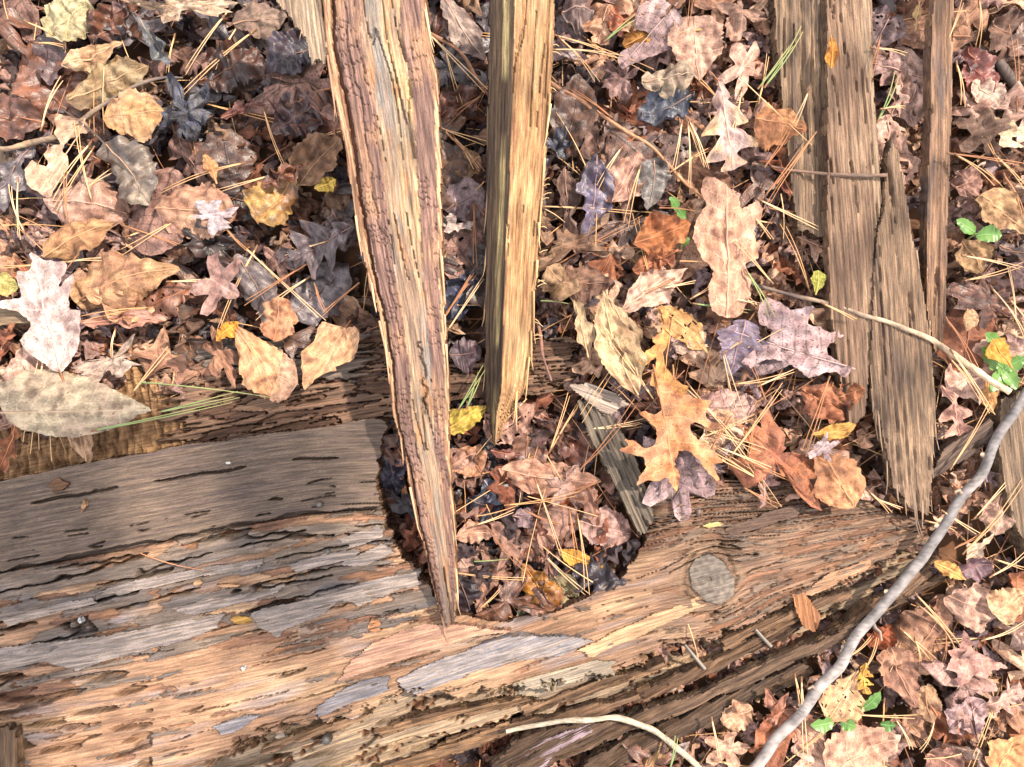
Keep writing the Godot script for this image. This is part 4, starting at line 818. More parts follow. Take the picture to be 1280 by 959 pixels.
func more_needles() -> void:
	var done := 0
	while done < 110:
		var x := rng.randf_range(0, 1280)
		var y := rng.randf_range(0, 959)
		if x < 700 and y > 420 and not (x > 500 and y < 740): continue
		if x < 540 and rng.randf() < 0.5: continue
		if inside_bed(x, y): continue
		var an := rng.randf() * TAU
		var L := rng.randf_range(45, 130)
		var x1 := x + cos(an) * L
		var y1 := y + sin(an) * L
		if inside_bed(x1, y1): continue
		var c: Color = [C(206, 156, 104), C(160, 104, 72), C(222, 180, 130)][rng.randi() % 3]
		var hh := bed_mm(x, y) + rng.randf_range(20, 36)
		var two := rng.randf() < 0.6
		needle_pair(x, y, x1, y1, hh, hh + rng.randf_range(-8, 6), rng.randf_range(1.5, 5), c, needle_told("thin dry " + ("needle pair" if two else "needle"), x, y, x1, y1), 2 if two else 1, 0.65)
		done += 1


# ---------------------------------------------------------------- leaf mould, crumbs and needle litter that nobody could count
func litter() -> void:
	for layer in 3:
		var mm := MultiMesh.new()
		mm.transform_format = MultiMesh.TRANSFORM_3D
		mm.use_colors = true
		var o := PLAIN.duplicate()
		o.merge({"crumple": 1.6, "curl": [0.9, -0.8, 0.4][layer], "bend": 0.6, "wave": 2.0}, true)
		mm.mesh = leaf_mesh(["oval", "scrap", "white_oak"][layer], 0.055, 0.036, o, Color(1, 1, 1), Color(0.72, 0.7, 0.7), 3.7 + layer, 0.45)
		mm.instance_count = 6000
		for i in mm.instance_count:
			var x := rng.randf_range(-300, 1580)
			var y := rng.randf_range(-280, 1240)
			var far := i > 2600
			if far:
				x = 640.0 + rng.randf_range(-2700, 2700)
				y = 480.0 + rng.randf_range(-2700, 2700)
				if absf(x - 640.0) < 850.0 and absf(y - 480.0) < 700.0: x += 1900.0 * signf(x - 640.0)
			var pos := Vector3((x - 640.0) * 0.00097, (bed_mm(x, y) + rng.randf_range(-16, 5)) * 0.001, (y - 479.5) * 0.00097)
			var b := Basis(Vector3.UP, rng.randf() * TAU).rotated(Vector3(1, 0, 0), rng.randf_range(-0.5, 0.5)).rotated(Vector3(0, 0, 1), rng.randf_range(-0.5, 0.5)).scaled(Vector3.ONE * rng.randf_range(0.55, 1.25))
			var pal := palette(x, y)
			var pk: Array = pal[rng.randi() % pal.size()]
			var c: Color = pk[1].lerp(pk[2], rng.randf()) * rng.randf_range(0.75, 1.2)
			c.a = 1.0
			if inside_bed(x, y): pos.y = minf(pos.y, 0.004)
			mm.set_instance_transform(i, Transform3D(b, pos))
			mm.set_instance_color(i, c)
		var n := MultiMeshInstance3D.new()
		n.name = numbered("leaf_mould", self)
		n.multimesh = mm
		n.material_override = M[["leaf_dry", "leaf_wet1", "leaf_dry2"][layer]]
		add_child(n, true)
		n.set_meta("label", ["mass of small curled leaf bits under the leaves", "mass of torn wet leaf bits under the leaves", "mass of lobed leaf bits under the leaves"][layer])
		n.set_meta("category", "leaf litter")
		n.set_meta("kind", "stuff")
	var mn := MultiMesh.new()
	mn.transform_format = MultiMesh.TRANSFORM_3D
	mn.use_colors = true
	mn.mesh = tube(PackedVector3Array([Vector3(-0.04, 0, 0), Vector3(-0.01, 0.002, 0.001), Vector3(0.02, 0.001, 0), Vector3(0.045, -0.001, -0.003)]), 0.0007, 0.0004, 4, Color(1, 1, 1), Color(0.8, 0.8, 0.8))
	mn.instance_count = 900
	for i in mn.instance_count:
		var x := rng.randf_range(-150, 1430)
		var y := rng.randf_range(-150, 1110)
		if inside_bed(x, y): x = rng.randf_range(820, 1400)
		var pos := Vector3((x - 640.0) * 0.00097, (bed_mm(x, y) + rng.randf_range(0, 14)) * 0.001, (y - 479.5) * 0.00097)
		if inside_bed(x, y): pos.y = 0.0
		mn.set_instance_transform(i, Transform3D(Basis(Vector3.UP, rng.randf() * TAU).rotated(Vector3(1, 0, 0), rng.randf_range(-0.25, 0.25)), pos))
		mn.set_instance_color(i, [C(190, 140, 96), C(150, 98, 68), C(214, 170, 120)][rng.randi() % 3])
	var nn := MultiMeshInstance3D.new()
	nn.name = "needle_litter"
	nn.multimesh = mn
	nn.material_override = M.plain
	add_child(nn, true)
	nn.set_meta("label", "mass of fallen dry pine needles between the leaves")
	nn.set_meta("category", "needle litter")
	nn.set_meta("kind", "stuff")


# ---------------------------------------------------------------- helpers
const CAM := 1.0            # camera height in metres
const WHITE := 1.5          # how bright a white sheet is in the photograph: base colours are the seen colours divided by it
var taken := {}
var used := {}
var rng := RandomNumberGenerator.new()
var n1 := FastNoiseLite.new()
var n2 := FastNoiseLite.new()
var n3 := FastNoiseLite.new()
var cel := FastNoiseLite.new()
var sc := Color()
var qx := 0.0
var qy := 0.0
var M := {}
var landmarks := []
var spots := []             # centres of the leaves that are placed one by one
var timber_fr := Transform3D()
var timber_guides := []


func C(r: float, g: float, b: float) -> Color:
	var c := Color(r / 255.0, g / 255.0, b / 255.0).srgb_to_linear()
	return Color(c.r / WHITE, c.g / WHITE, c.b / WHITE)


func P(x: float, y: float, mm: float) -> Vector3:
	var s := (CAM - mm * 0.001) * 0.001
	return Vector3((x - 640.0) * s, mm * 0.001, (y - 479.5) * s)


func numbered(called: String, parent: Node) -> String:
	var key := "%d %s" % [parent.get_instance_id(), called]
	var k: int = taken.get(key, 0)
	taken[key] = k + 1
	return called if k == 0 else "%s_%03d" % [called, k]


func thing(called: String, label: String, category: String, group := "", at := Transform3D()) -> Node3D:
	var o := Node3D.new()
	o.name = numbered(called, self)
	add_child(o, true)
	o.transform = at
	tag(o, label, category, group)
	return o


func tag(o: Node, label: String, category: String, group := "") -> void:
	o.set_meta("label", label)
	used[label] = true
	o.set_meta("category", category)
	if group:
		o.set_meta("group", group)


func part(called: String, mesh: Mesh, mat: Material, parent: Node, label := "") -> MeshInstance3D:
	var o := MeshInstance3D.new()
	o.name = numbered(called, parent)
	o.mesh = mesh
	o.material_override = mat
	parent.add_child(o, true)
	if label:
		o.set_meta("label", label)
	return o


func mesh_of(v: PackedVector3Array, n: PackedVector3Array, c: PackedColorArray, uv: PackedVector2Array, ix: PackedInt32Array) -> ArrayMesh:
	var a := []
	a.resize(Mesh.ARRAY_MAX)
	a[Mesh.ARRAY_VERTEX] = v
	a[Mesh.ARRAY_NORMAL] = n
	a[Mesh.ARRAY_COLOR] = c
	a[Mesh.ARRAY_TEX_UV] = uv
	a[Mesh.ARRAY_INDEX] = ix
	var m := ArrayMesh.new()
	m.add_surface_from_arrays(Mesh.PRIMITIVE_TRIANGLES, a)
	return m


func lerp_table(t: Array, x: float) -> float:
	if x <= t[0].x:
		return t[0].y
	for i in range(1, t.size()):
		if x <= t[i].x:
			return lerpf(t[i - 1].y, t[i].y, (x - t[i - 1].x) / maxf(0.001, t[i].x - t[i - 1].x))
	return t[t.size() - 1].y


func pts(a: Array) -> PackedVector2Array:
	var r := PackedVector2Array()
	for i in range(0, a.size(), 2):
		r.append(Vector2(a[i], a[i + 1]))
	return r


# a frame whose x runs along the grain from p0 to p1, y up out of the wood, z across
func frame(p0: Vector3, p1: Vector3, roll := 0.0) -> Transform3D:
	var x := (p1 - p0).normalized()
	var z := x.cross(Vector3.UP).normalized()
	var y := z.cross(x)
	if roll != 0.0:
		z = z.rotated(x, roll)
		y = y.rotated(x, roll)
	return Transform3D(Basis(x, y, z), p0)


# where the line of sight through a point of the photograph meets the plane of a frame, in mm along and across it
func on_plane(fr: Transform3D, p: Vector2) -> Vector2:
	var g := Vector3((p.x - 640.0) * 0.001, 0.0, (p.y - 479.5) * 0.001)
	var eye := Vector3(0, CAM, 0)
	var d := g - eye
	var t := (fr.origin - eye).dot(fr.basis.y) / d.dot(fr.basis.y)
	var l := fr.affine_inverse() * (eye + d * t)
	return Vector2(l.x * 1000.0, l.z * 1000.0)


func flat(fr: Transform3D, poly: PackedVector2Array) -> PackedVector2Array:
	var r := PackedVector2Array()
	for p in poly:
		r.append(on_plane(fr, p))
	return r


# ---------------------------------------------------------------- wood: a thick piece with a carved top, ragged edges and sides
func wood(parent: Node3D, called: String, fr: Transform3D, poly: PackedVector2Array, style: int, o: Dictionary, mat: Material) -> MeshInstance3D:
	var cell: float = o.get("cell", 1.4)
	var wall: float = o.get("wall", 20.0)
	var rag: float = o.get("rag", 2.0)
	var sd: float = o.get("seed", 0.0)
	var lp := flat(fr, poly)
	var lo := lp[0]
	var hi := lp[0]
	for p in lp:
		lo = lo.min(p)
		hi = hi.max(p)
	lo -= Vector2(rag * 2, rag * 2)
	hi += Vector2(rag * 2, rag * 2)
	var cz: float = o.get("across", cell)
	var nx := int((hi.x - lo.x) / cell) + 2
	var nz := int((hi.y - lo.y) / cz) + 2
	var guides: Array = o.get("guides", [])
	var gv: Array = o.get("values", [])
	var cols := []
	for g in guides:
		var lg := flat(fr, g)
		var tab := []
		for p in lg:
			tab.append(p)
		if tab[0].x > tab[tab.size() - 1].x:
			tab.reverse()
		var row := PackedFloat32Array()
		row.resize(nx)
		for i in nx:
			row[i] = lerp_table(tab, lo.x + i * cell)
		for pass_ in 2:
			var win := int(o.get("soft", 10.0) / cell)
			var sum := PackedFloat32Array()
			sum.resize(nx + 1)
			for i in nx: sum[i + 1] = sum[i] + row[i]
			for i in nx:
				var w: int = mini(win, mini(i, nx - 1 - i))
				row[i] = (sum[i + w + 1] - sum[i - w]) / (2 * w + 1)
		cols.append(row)
	var ng := guides.size()
	var id := PackedInt32Array()
	id.resize(nx * nz)
	id.fill(-1)
	var v := PackedVector3Array()
	var nn := PackedVector3Array()
	var cc := PackedColorArray()
	var uv := PackedVector2Array()
	var ix := PackedInt32Array()
	for j in nz:
		var b := lo.y + j * cz
		for i in nx:
			var a := lo.x + i * cell
			var q := Vector2(a + rag * 4.0 * n1.get_noise_2d(a * 0.012 + sd, b * 0.06), b + rag * 1.3 * n1.get_noise_2d(a * 0.011 + sd * 3.0, b * 0.03 + sd))
			if not Geometry2D.is_point_in_polygon(q, lp):
				continue
			var f := b
			if ng > 0:
				var k := 0
				while k < ng - 2 and b > cols[k + 1][i]:
					k += 1
				var w: float = maxf(0.5, cols[k + 1][i] - cols[k][i])
				f = gv[k] + (gv[k + 1] - gv[k]) * (b - cols[k][i]) / w
			if o.has("px"):
				var wp := fr * Vector3(a * 0.001, 0.0, b * 0.001)
				qx = wp.x / o.px + 640.0
				qy = wp.z / o.px + 479.5
			var h := sample(style, a, b, f, o)
			id[j * nx + i] = v.size()
			v.append(Vector3(a * 0.001, h * 0.001, b * 0.001))
			cc.append(sc)
			uv.append(Vector2(a * 0.003, (f * o.get("fscale", 1.0)) * 0.006 + sd))
	nn.resize(v.size())
	for j in nz:
		for i in nx:
			var m := id[j * nx + i]
			if m < 0:
				continue
			var l := id[j * nx + i - 1] if i > 0 else -1
			var r := id[j * nx + i + 1] if i < nx - 1 else -1
			var u := id[(j - 1) * nx + i] if j > 0 else -1
			var d := id[(j + 1) * nx + i] if j < nz - 1 else -1
			if l < 0: l = m
			if r < 0: r = m
			if u < 0: u = m
			if d < 0: d = m
			var gx := (v[r].y - v[l].y) / maxf(0.0001, v[r].x - v[l].x)
			var gz := (v[d].y - v[u].y) / maxf(0.0001, v[d].z - v[u].z)
			nn[m] = Vector3(-gx, 1, -gz).normalized()
	var kept := PackedByteArray()
	kept.resize(nx * nz)
	for j in nz - 1:
		for i in nx - 1:
			var p := id[j * nx + i]
			var q := id[j * nx + i + 1]
			var r := id[(j + 1) * nx + i]
			var s := id[(j + 1) * nx + i + 1]
			if p >= 0 and q >= 0 and r >= 0 and s >= 0:
				kept[j * nx + i] = 1
				ix.append_array([p, q, r, q, s, r])
	var side: Color = o.get("side", Color(-1, 0, 0))
	for j in nz - 1:
		for i in nx - 1:
			if not kept[j * nx + i]:
				continue
			var p := id[j * nx + i]
			var q := id[j * nx + i + 1]
			var r := id[(j + 1) * nx + i]
			var s := id[(j + 1) * nx + i + 1]
			if j == 0 or not kept[(j - 1) * nx + i]: skirt(v, nn, cc, uv, ix, q, p, wall, side)
			if j == nz - 2 or not kept[(j + 1) * nx + i]: skirt(v, nn, cc, uv, ix, r, s, wall, side)
			if i == 0 or not kept[j * nx + i - 1]: skirt(v, nn, cc, uv, ix, p, r, wall, side)
			if i == nx - 2 or not kept[j * nx + i + 1]: skirt(v, nn, cc, uv, ix, s, q, wall, side)
	return part(called, mesh_of(v, nn, cc, uv, ix), mat, parent, o.get("label", ""))


func skirt(v: PackedVector3Array, nn: PackedVector3Array, cc: PackedColorArray, uv: PackedVector2Array, ix: PackedInt32Array, p: int, q: int, wall: float, side: Color) -> void:
	var a := v[p]
	var b := v[q]
	var out := (b - a).cross(Vector3.UP).normalized()
	var s := v.size()
	var step := 0
	for y: float in ([0.0, 0.12, 0.25, 0.4, 0.6, 1.0] if wall > 9.0 else [0.0, 1.0]):
		for e in 2:
			var t: Vector3 = [a, b][e]
			var low := -wall * 0.001
			var w := Vector3(t.x, lerpf(t.y, minf(low, t.y), y), t.z)
			if step > 0:
				w += out * (0.0022 * n2.get_noise_3d(t.x * 30.0, w.y * 420.0, t.z * 30.0) + 0.0008 * n2.get_noise_3d(t.x * 160.0, w.y * 500.0, t.z * 160.0))
			v.append(w)
			nn.append(out)
			var base: Color = cc[[p, q][e]] if side.r < 0.0 else side
			var tone := 0.85 + 0.4 * n2.get_noise_2d((t.x + t.z) * 60.0, w.y * 900.0)
			cc.append(Color(base.r * tone, base.g * tone, base.b * tone))
			uv.append(uv[[p, q][e]] + Vector2(0, wall * y * 0.006))
		step += 1
	for k in step - 1:
		var m := s + k * 2
		ix.append_array([m, m + 1, m + 2, m + 1, m + 3, m + 2])


var B1 := pts([-80, 1100, 150, 1010, 250, 962, 320, 918, 380, 902, 440, 896, 500, 862, 560, 866, 620, 862, 700, 852, 780, 834, 860, 812, 930, 784, 1000, 752, 1050, 737, 1140, 692, 1200, 665])
var B1t := []
var RIM := pts([545, 745, 556, 766, 600, 778, 640, 780, 690, 770, 730, 752, 775, 728, 805, 690, 818, 655, 812, 625])


func timber_macro(f: float) -> float:
	if B1t.is_empty():
		for p in B1: B1t.append(p)
	var h := 4.0
	h -= 14.0 * smoothstep(700.0, 900.0, qx) + 6.0 * smoothstep(1000.0, 1150.0, qx)
	h += 8.0 * sin(clampf((f - 200.0) / 150.0, 0.0, 1.0) * PI) * (1.0 - smoothstep(900.0, 1050.0, qx)) * smoothstep(300.0, 700.0, qx)
	h -= 5.0 * smoothstep(100.0, 140.0, f) * (1.0 - smoothstep(500.0, 640.0, qx))
	var below := qy - lerp_table(B1t, qx) + 7.0 * n2.get_noise_2d(qx * 0.03, qy * 0.05) + 4.0 * n2.get_noise_2d(qx * 0.12, qy * 0.2)
	h -= 21.0 * smoothstep(-2.0, 5.0, below)
	h += 2.0 * n1.get_noise_2d(qx * 0.004, f * 0.02)
	return h


func mix3(a: Color, b: Color, t: float) -> Color:
	return a.lerp(b, clampf(t, 0.0, 1.0))


func sample(style: int, a: float, b: float, f: float, o: Dictionary) -> float:
	var sd: float = o.get("seed", 0.0)
	var h := 0.0
	var streak := n1.get_noise_2d(a * 0.004 + sd * 31.0, f * 0.30)
	var fine := n2.get_noise_2d(a * 0.015 + sd * 17.0, f * 0.55)
	match style:
		0, 6:
			if style == 0:
				var kk := Vector2((qx - 885.0) / 40.0, (qy - 722.0) / 44.0).length_squared()
				if kk < 9.0:
					f -= 0.75 * (f - 271.0) * exp(-kk / 2.2)
					streak = n1.get_noise_2d(a * 0.004, f * 0.30)
			h = timber_macro(f)
			var below := qy - lerp_table(B1t, qx) + 7.0 * n2.get_noise_2d(qx * 0.03, qy * 0.05) + 4.0 * n2.get_noise_2d(qx * 0.12, qy * 0.2)
			if style == 6:
				sc = mix3(o.tone, o.tone2, 0.5 + 0.9 * streak + 0.25 * fine)
				return h + o.get("lift", 6.2) + 0.35 * fine + 1.2 * n2.get_noise_2d(a * 0.03 + sd, b * 0.05)
			var patch := n1.get_noise_2d(a * 0.008 + 7.0, f * 0.012)
			if qx < 520.0 and f < 101.0:
				# the smooth grey face of the plank, with drying cracks
				sc = mix3(C(98, 83, 74), C(136, 114, 97), 0.42 + 0.55 * streak + 0.4 * patch)
				sc = mix3(sc, C(92, 76, 76), 1.2 * n1.get_noise_2d(a * 0.004 + 40.0, f * 0.12) - 0.15)
				h += 2.0 + 0.5 * streak + 0.5 * fine - 0.4 * absf(n2.get_noise_2d(a * 0.006, f * 0.8))
				var c1 := f - 31.0 - 3.0 * n1.get_noise_2d(a * 0.012, 3.0) - (0.012 * (a + 640.0))
				var w1 := 1.5 * smoothstep(-0.75, -0.2, n2.get_noise_2d(a * 0.008, 9.0))
				if w1 < 0.6: w1 = 0.0
				if absf(c1) < w1 and qx < 440.0:
					h -= 9.0
				if f > 60.0 and n2.get_noise_2d(a * 0.013, 50.0 + f * 0.05) > 0.52 - 0.6 * smoothstep(350.0, 460.0, qx):
					var k := absf(n2.get_noise_2d(a * 0.005 + 11.0, f * 0.075))
					h -= 7.0 * (1.0 - smoothstep(0.4, 1.0, k / 0.2))
				if f > 97.0 + 2.5 * n2.get_noise_2d(a * 0.02, 1.0):
					h -= 14.0
				return h
			var rot := smoothstep(0.0, 5.0, below)
			streak = n1.get_noise_2d(a * 0.0022 + sd * 31.0, f * 0.11)
			fine = n2.get_noise_2d(a * 0.012, f * 0.33)
			var right := smoothstep(760.0, 900.0, qx)
			# three sheets of wood, each flaked away in places
			var jag := 0.10 * n2.get_noise_2d(a * 0.07, f * 0.16) + 0.06 * n2.get_noise_2d(a * 0.17, f * 0.3)
			var e := 0.72 * n2.get_noise_2d(a * 0.0048 + 3.0, f * 0.05) + 0.30 * n2.get_noise_2d(a * 0.018 + 9.0, f * 0.11 + 20.0) + jag
			var e1 := 0.70 * n2.get_noise_2d(a * 0.0048 + 63.0, f * 0.034) + 0.28 * n2.get_noise_2d(a * 0.016 + 50.0, f * 0.09) + jag
			if right > 0.0:
				e = lerpf(e, 0.65 * n2.get_noise_2d(a * 0.010 + 3.0, f * 0.05) + 0.35 * n2.get_noise_2d(a * 0.022 + 9.0, f * 0.10) + jag, right)
				h += right * 1.8 * n1.get_noise_2d(a * 0.006 + 210.0, f * 0.08)
				e1 = lerpf(e1, 0.7 * n2.get_noise_2d(a * 0.009 + 63.0, f * 0.04) + 0.3 * n2.get_noise_2d(a * 0.022 + 50.0, f * 0.11) + jag, right)
			var t2 := lerpf(-0.22, 0.10, smoothstep(135.0, 200.0, f))
			t2 = lerpf(t2, 0.74, smoothstep(195.0, 235.0, f))
			t2 = lerpf(t2, 0.34, right)
			var t1 := lerpf(-0.25, -0.32, smoothstep(150.0, 240.0, f))
			t1 = lerpf(t1, -0.74, smoothstep(215.0, 245.0, f))
			t1 = lerpf(t1, -0.22, right)
			sc = mix3(C(166, 122, 96), C(126, 92, 76), 0.5 + 0.8 * streak + 0.3 * fine)
			sc = mix3(sc, C(194, 140, 98), 1.3 * patch + 0.4 * streak - 0.25)
			sc = mix3(sc, C(132, 94, 70), 0.75 * right * (0.6 + streak))
			h += 0.6 * streak + 0.45 * fine
			if rot < 0.5:
				if e1 > t1:
					h += 2.2
					sc = mix3(C(182, 142, 112), C(148, 112, 88), 0.5 + 0.5 * streak + 0.6 * patch)
					sc = mix3(sc, C(206, 170, 134), 1.2 * n1.get_noise_2d(a * 0.004 + 80.0, f * 0.022) + 0.1 * fine)
					sc = mix3(sc, C(150, 140, 142), 1.3 * n1.get_noise_2d(a * 0.005 + 120.0, f * 0.03) - 0.15)
					sc = mix3(sc, mix3(C(122, 94, 78), C(172, 136, 110), 0.5 + 0.5 * fine + 0.9 * streak + 0.5 * patch), right)
				if e > t2:
					h += 3.4
					sc = mix3(C(108, 94, 86), C(142, 122, 106), 0.5 + 0.45 * streak + 0.5 * patch)
					sc = mix3(sc, C(112, 104, 104), 1.5 * n1.get_noise_2d(a * 0.006 + 140.0, f * 0.03))
					sc = mix3(sc, C(142, 116, 98), 0.6 * right)
				var k := absf(n2.get_noise_2d(a * 0.0019 + 0.05 * n2.get_noise_2d(a * 0.03, f * 0.1), f * 0.062 + 5.0 + 0.05 * n2.get_noise_2d(a * 0.04, f * 0.05)))
				var gate := n2.get_noise_2d(a * 0.0065, 40.0 + f * 0.045)
				var need := lerpf(lerpf(-0.4, 0.42, smoothstep(160.0, 215.0, f)), 0.3, right)
				if gate > need:
					h -= lerpf(17.0, 10.0, smoothstep(160.0, 200.0, f)) * (1.0 - smoothstep(0.45, 1.0, k / (lerpf(0.18, 0.13, smoothstep(160.0, 200.0, f)) * minf(1.0, 0.3 + (gate - need) * 3.0))))
				if f < 106.0:
					h -= 4.0
			else:
				var lump := n1.get_noise_2d(a * 0.05, b * 0.06)
				var crumb := n1.get_noise_2d(a * 0.13, b * 0.16)
				var plate := n1.get_noise_2d(a * 0.012 + 300.0, f * 0.03) + 0.25 * n2.get_noise_2d(a * 0.08, f * 0.1)
				h += 3.0 * lump + 1.4 * crumb + 1.5 * streak
				sc = mix3(C(96, 62, 42), C(150, 104, 72), 0.5 + 1.2 * crumb + 0.8 * lump)
				var pw := smoothstep(-0.50, -0.25, plate)
				h = lerpf(h, timber_macro(f) + 6.0 + 0.9 * streak, pw)
				sc = mix3(sc, mix3(C(146, 126, 108), C(190, 160, 128), 0.5 + streak + 0.4 * fine), pw)
				h += 3.0 * n1.get_noise_2d(a * 0.006 + 33.0, f * 0.06)
				var hollow := n2.get_noise_2d(a * 0.010, f * 0.045 + 70.0)
				h -= 10.0 * smoothstep(0.15, 0.35, hollow)
			if qx < 190.0 and qy > 815.0 and below < 0.0:
				h -= 13.0 * smoothstep(0.42, 0.55, n2.get_noise_2d(a * 0.010 + 400.0, f * 0.06) + 0.12 * fine) * smoothstep(815.0, 840.0, qy)
			# a groove round the knot
			var kd := Vector2((qx - 885.0) / 33.0, (qy - 722.0) / 39.0).length()
			if kd < 1.9:
				h += 4.0 * (1.0 - smoothstep(0.9, 1.9, kd)) - 2.5 * (1.0 - smoothstep(0.03, 0.12, absf(kd - 0.97 - 0.06 * n2.get_noise_2d(qx * 0.05, qy * 0.05))))
				sc = mix3(sc, C(152, 122, 98), 0.7 * (1.0 - smoothstep(1.0, 1.6, kd)))
			# a hollow rotted out under the lower edge, and the rounded flank towards the pit
			var hole := Vector2((qx - 850.0 + 1.2 * (qy - 818.0)) / 46.0, (qy - 818.0) / 15.0).length() + 0.3 * n2.get_noise_2d(qx * 0.05, qy * 0.07)
			h -= 20.0 * (1.0 - smoothstep(0.7, 1.0, hole))
			if qx > 540.0 and qx < 850.0 and qy < 800.0:
				var near := 1e9
				for i in RIM.size() - 1:
					near = minf(near, Geometry2D.get_closest_point_to_segment(Vector2(qx, qy), RIM[i], RIM[i + 1]).distance_to(Vector2(qx, qy)))
				var u := clampf(1.0 - near / 46.0, 0.0, 1.0)
				h -= 24.0 * u * u * smoothstep(540.0, 600.0, qx)
		1:
			# soft rotten timber: fibres, splits, crumbs
			streak = n1.get_noise_2d(a * 0.003, f * 0.13)
			fine = n2.get_noise_2d(a * 0.014, f * 0.33)
			var e := 0.8 * n2.get_noise_2d(a * 0.009, f * 0.06) + 0.3 * n2.get_noise_2d(a * 0.03, f * 0.14) + 0.1 * n2.get_noise_2d(a * 0.1, f * 0.2)
			h = 1.5 * streak + 0.8 * fine + 2.2 * n1.get_noise_2d(a * 0.012, f * 0.06)
			sc = mix3(C(128, 94, 72), C(84, 60, 48), 0.5 + 1.1 * streak + 0.5 * fine)
			if e > 0.03:
				h += 4.0
				sc = mix3(C(108, 84, 70), C(156, 120, 94), 0.45 + 1.2 * streak + 0.5 * fine)
			elif e > -0.06:
				h -= 4.0
			var top := qy - lerpf(452.0, 476.0, smoothstep(200.0, 440.0, qx)) + 5.0 * n2.get_noise_2d(a * 0.03, 3.0)
			if qx > 200.0 and qx < 452.0 + 20.0 * n2.get_noise_2d(3.0, b * 0.1) and top < 0.0:
				h = 7.0 + 0.6 * streak + 0.4 * fine
				sc = mix3(C(104, 92, 86), C(146, 126, 112), 0.5 + streak)
			var k := absf(n2.get_noise_2d(a * 0.006 + 8.0, f * 0.07))
			if n2.get_noise_2d(a * 0.012, 90.0 + f * 0.04) > 0.0:
				h -= 11.0 * (1.0 - smoothstep(0.5, 1.0, k / 0.11))
			if qx < 215.0 + 25.0 * n2.get_noise_2d(b * 0.1, 4.0):
				var cr := n1.get_noise_2d(a * 0.10, b * 0.022)
				h = -6.0 + 7.0 * cr + 5.0 * n1.get_noise_2d(a * 0.03, b * 0.03)
				sc = mix3(C(122, 84, 56), C(200, 156, 110), 0.45 + 0.9 * cr)
		2:
			# sawn board: ridges of hard grain and soft hollows
			var st := n1.get_noise_2d(a * 0.0009 + sd * 9.0, f * o.get("freq", 0.12) + sd)
			var thin := n2.get_noise_2d(a * 0.0018 + sd * 5.0, f * 0.36)
			fine = n2.get_noise_2d(a * 0.03 + sd, f * 0.2)
			var blot := n1.get_noise_2d(a * 0.006 + sd * 3.0, f * 0.03)
			h = o.get("amp", 1.0) * (1.6 * st + 0.9 * thin + 0.35 * fine) + o.get("bulge", 0.0) * n1.get_noise_2d(a * 0.01, f * 0.02 + sd)
			sc = mix3(o.tone, o.tone2, 0.5 + 1.1 * st + 0.5 * thin + 0.15 * fine)
			sc = mix3(sc, o.get("tone3", o.tone), 1.6 * blot + 0.3 * fine - 0.1)
			var k := absf(n2.get_noise_2d(a * 0.0022 + sd * 13.0, f * 0.06)) + 0.04 * absf(n2.get_noise_2d(a * 0.01, sd))
			if k < o.get("crack", 0.02) * 5.0 and n2.get_noise_2d(a * 0.006, f * 0.03 + sd * 3.0) > 0.15:
				h -= 5.0 * (1.0 - smoothstep(0.5, 1.0, k / (o.get("crack", 0.02) * 5.0)))
			var tip: float = o.get("fray", 0.0)
			if tip > 0.0 and a < tip:
				var z := 1.0 - a / tip
				var pit := n1.get_noise_2d(a * 0.035 + sd, f * 0.16)
				h += z * 1.8 * pit
				sc = mix3(sc, mix3(C(176, 146, 118), C(104, 82, 68), 0.5 + 1.2 * pit), z * 0.8)
			if o.has("stripe"):
				sc = mix3(sc, o.stripe_tone, 0.8 * (1.0 - smoothstep(0.05, 0.13, absf(f / o.get("wide", 1.0) - o.stripe + 0.05 * n2.get_noise_2d(a * 0.006, 2.0)))))
		3:
			# the long spike: bands along it, two of them checked into small blocks
			var g := f + 0.035 * n1.get_noise_2d(a * 0.008, 5.0) + 0.012 * n2.get_noise_2d(a * 0.05, 8.0)
			var w := lerpf(18.0, 110.0, clampf(a / 800.0, 0.0, 1.0))
			var s2 := n1.get_noise_2d(a * 0.0028 + 70.0, f * w * 0.12)
			var s3 := n2.get_noise_2d(a * 0.008 + 7.0, f * w * 0.33)
			h = 5.0 * sin(clampf(f, 0.0, 1.0) * PI) + 0.9 * s2 + 0.8 * s3
			var blot := n1.get_noise_2d(a * 0.010, f * 3.0)
			if g < 0.075:
				h -= 1.5
				sc = mix3(C(206, 166, 128), C(150, 106, 82), 0.4 + 1.2 * s3 + 0.5 * blot)
			elif g < 0.115:
				h -= 5.5
				sc = C(120, 76, 56)
			elif g < 0.37 or (g > 0.74 and g < 0.945):
				var band := g < 0.5
				sc = mix3(C(162, 126, 112), C(118, 88, 80), 0.5 + 1.1 * s2 + 0.7 * s3)
				sc = mix3(sc, C(196, 150, 116), 1.2 * blot)
				h += 1.2
				var col := floorf((g - (0.115 if band else 0.74)) * w / 9.0)
				var gap := 15.0 + 7.0 * n2.get_noise_2d(col * 7.3, 1.0)
				var ph := fposmod(a + 11.0 * n2.get_noise_2d(col * 3.1, a * 0.018) + 2.4 * n2.get_noise_2d(a * 0.05, f * w * 0.25) + col * 3.7, gap)
				var have := n1.get_noise_2d(a * 0.008 + col * 5.0, 30.0) + (0.10 if band else -0.10)
				if have > 0.0:
					h -= 2.2 * (1.0 - smoothstep(0.6, 1.8, ph))
				var cx := fposmod((g - 0.115) * w + 1.2 * n2.get_noise_2d(a * 0.02, 3.0), 9.0)
				if cx < 1.6 and band and n2.get_noise_2d(a * 0.01, col * 4.0) > 0.0:
					h -= 2.4
			elif g < 0.74:
				var up := smoothstep(250.0, 520.0, a)
				sc = mix3(C(150, 122, 106), C(188, 156, 126), 0.5 + 1.2 * s2 + 0.5 * s3)
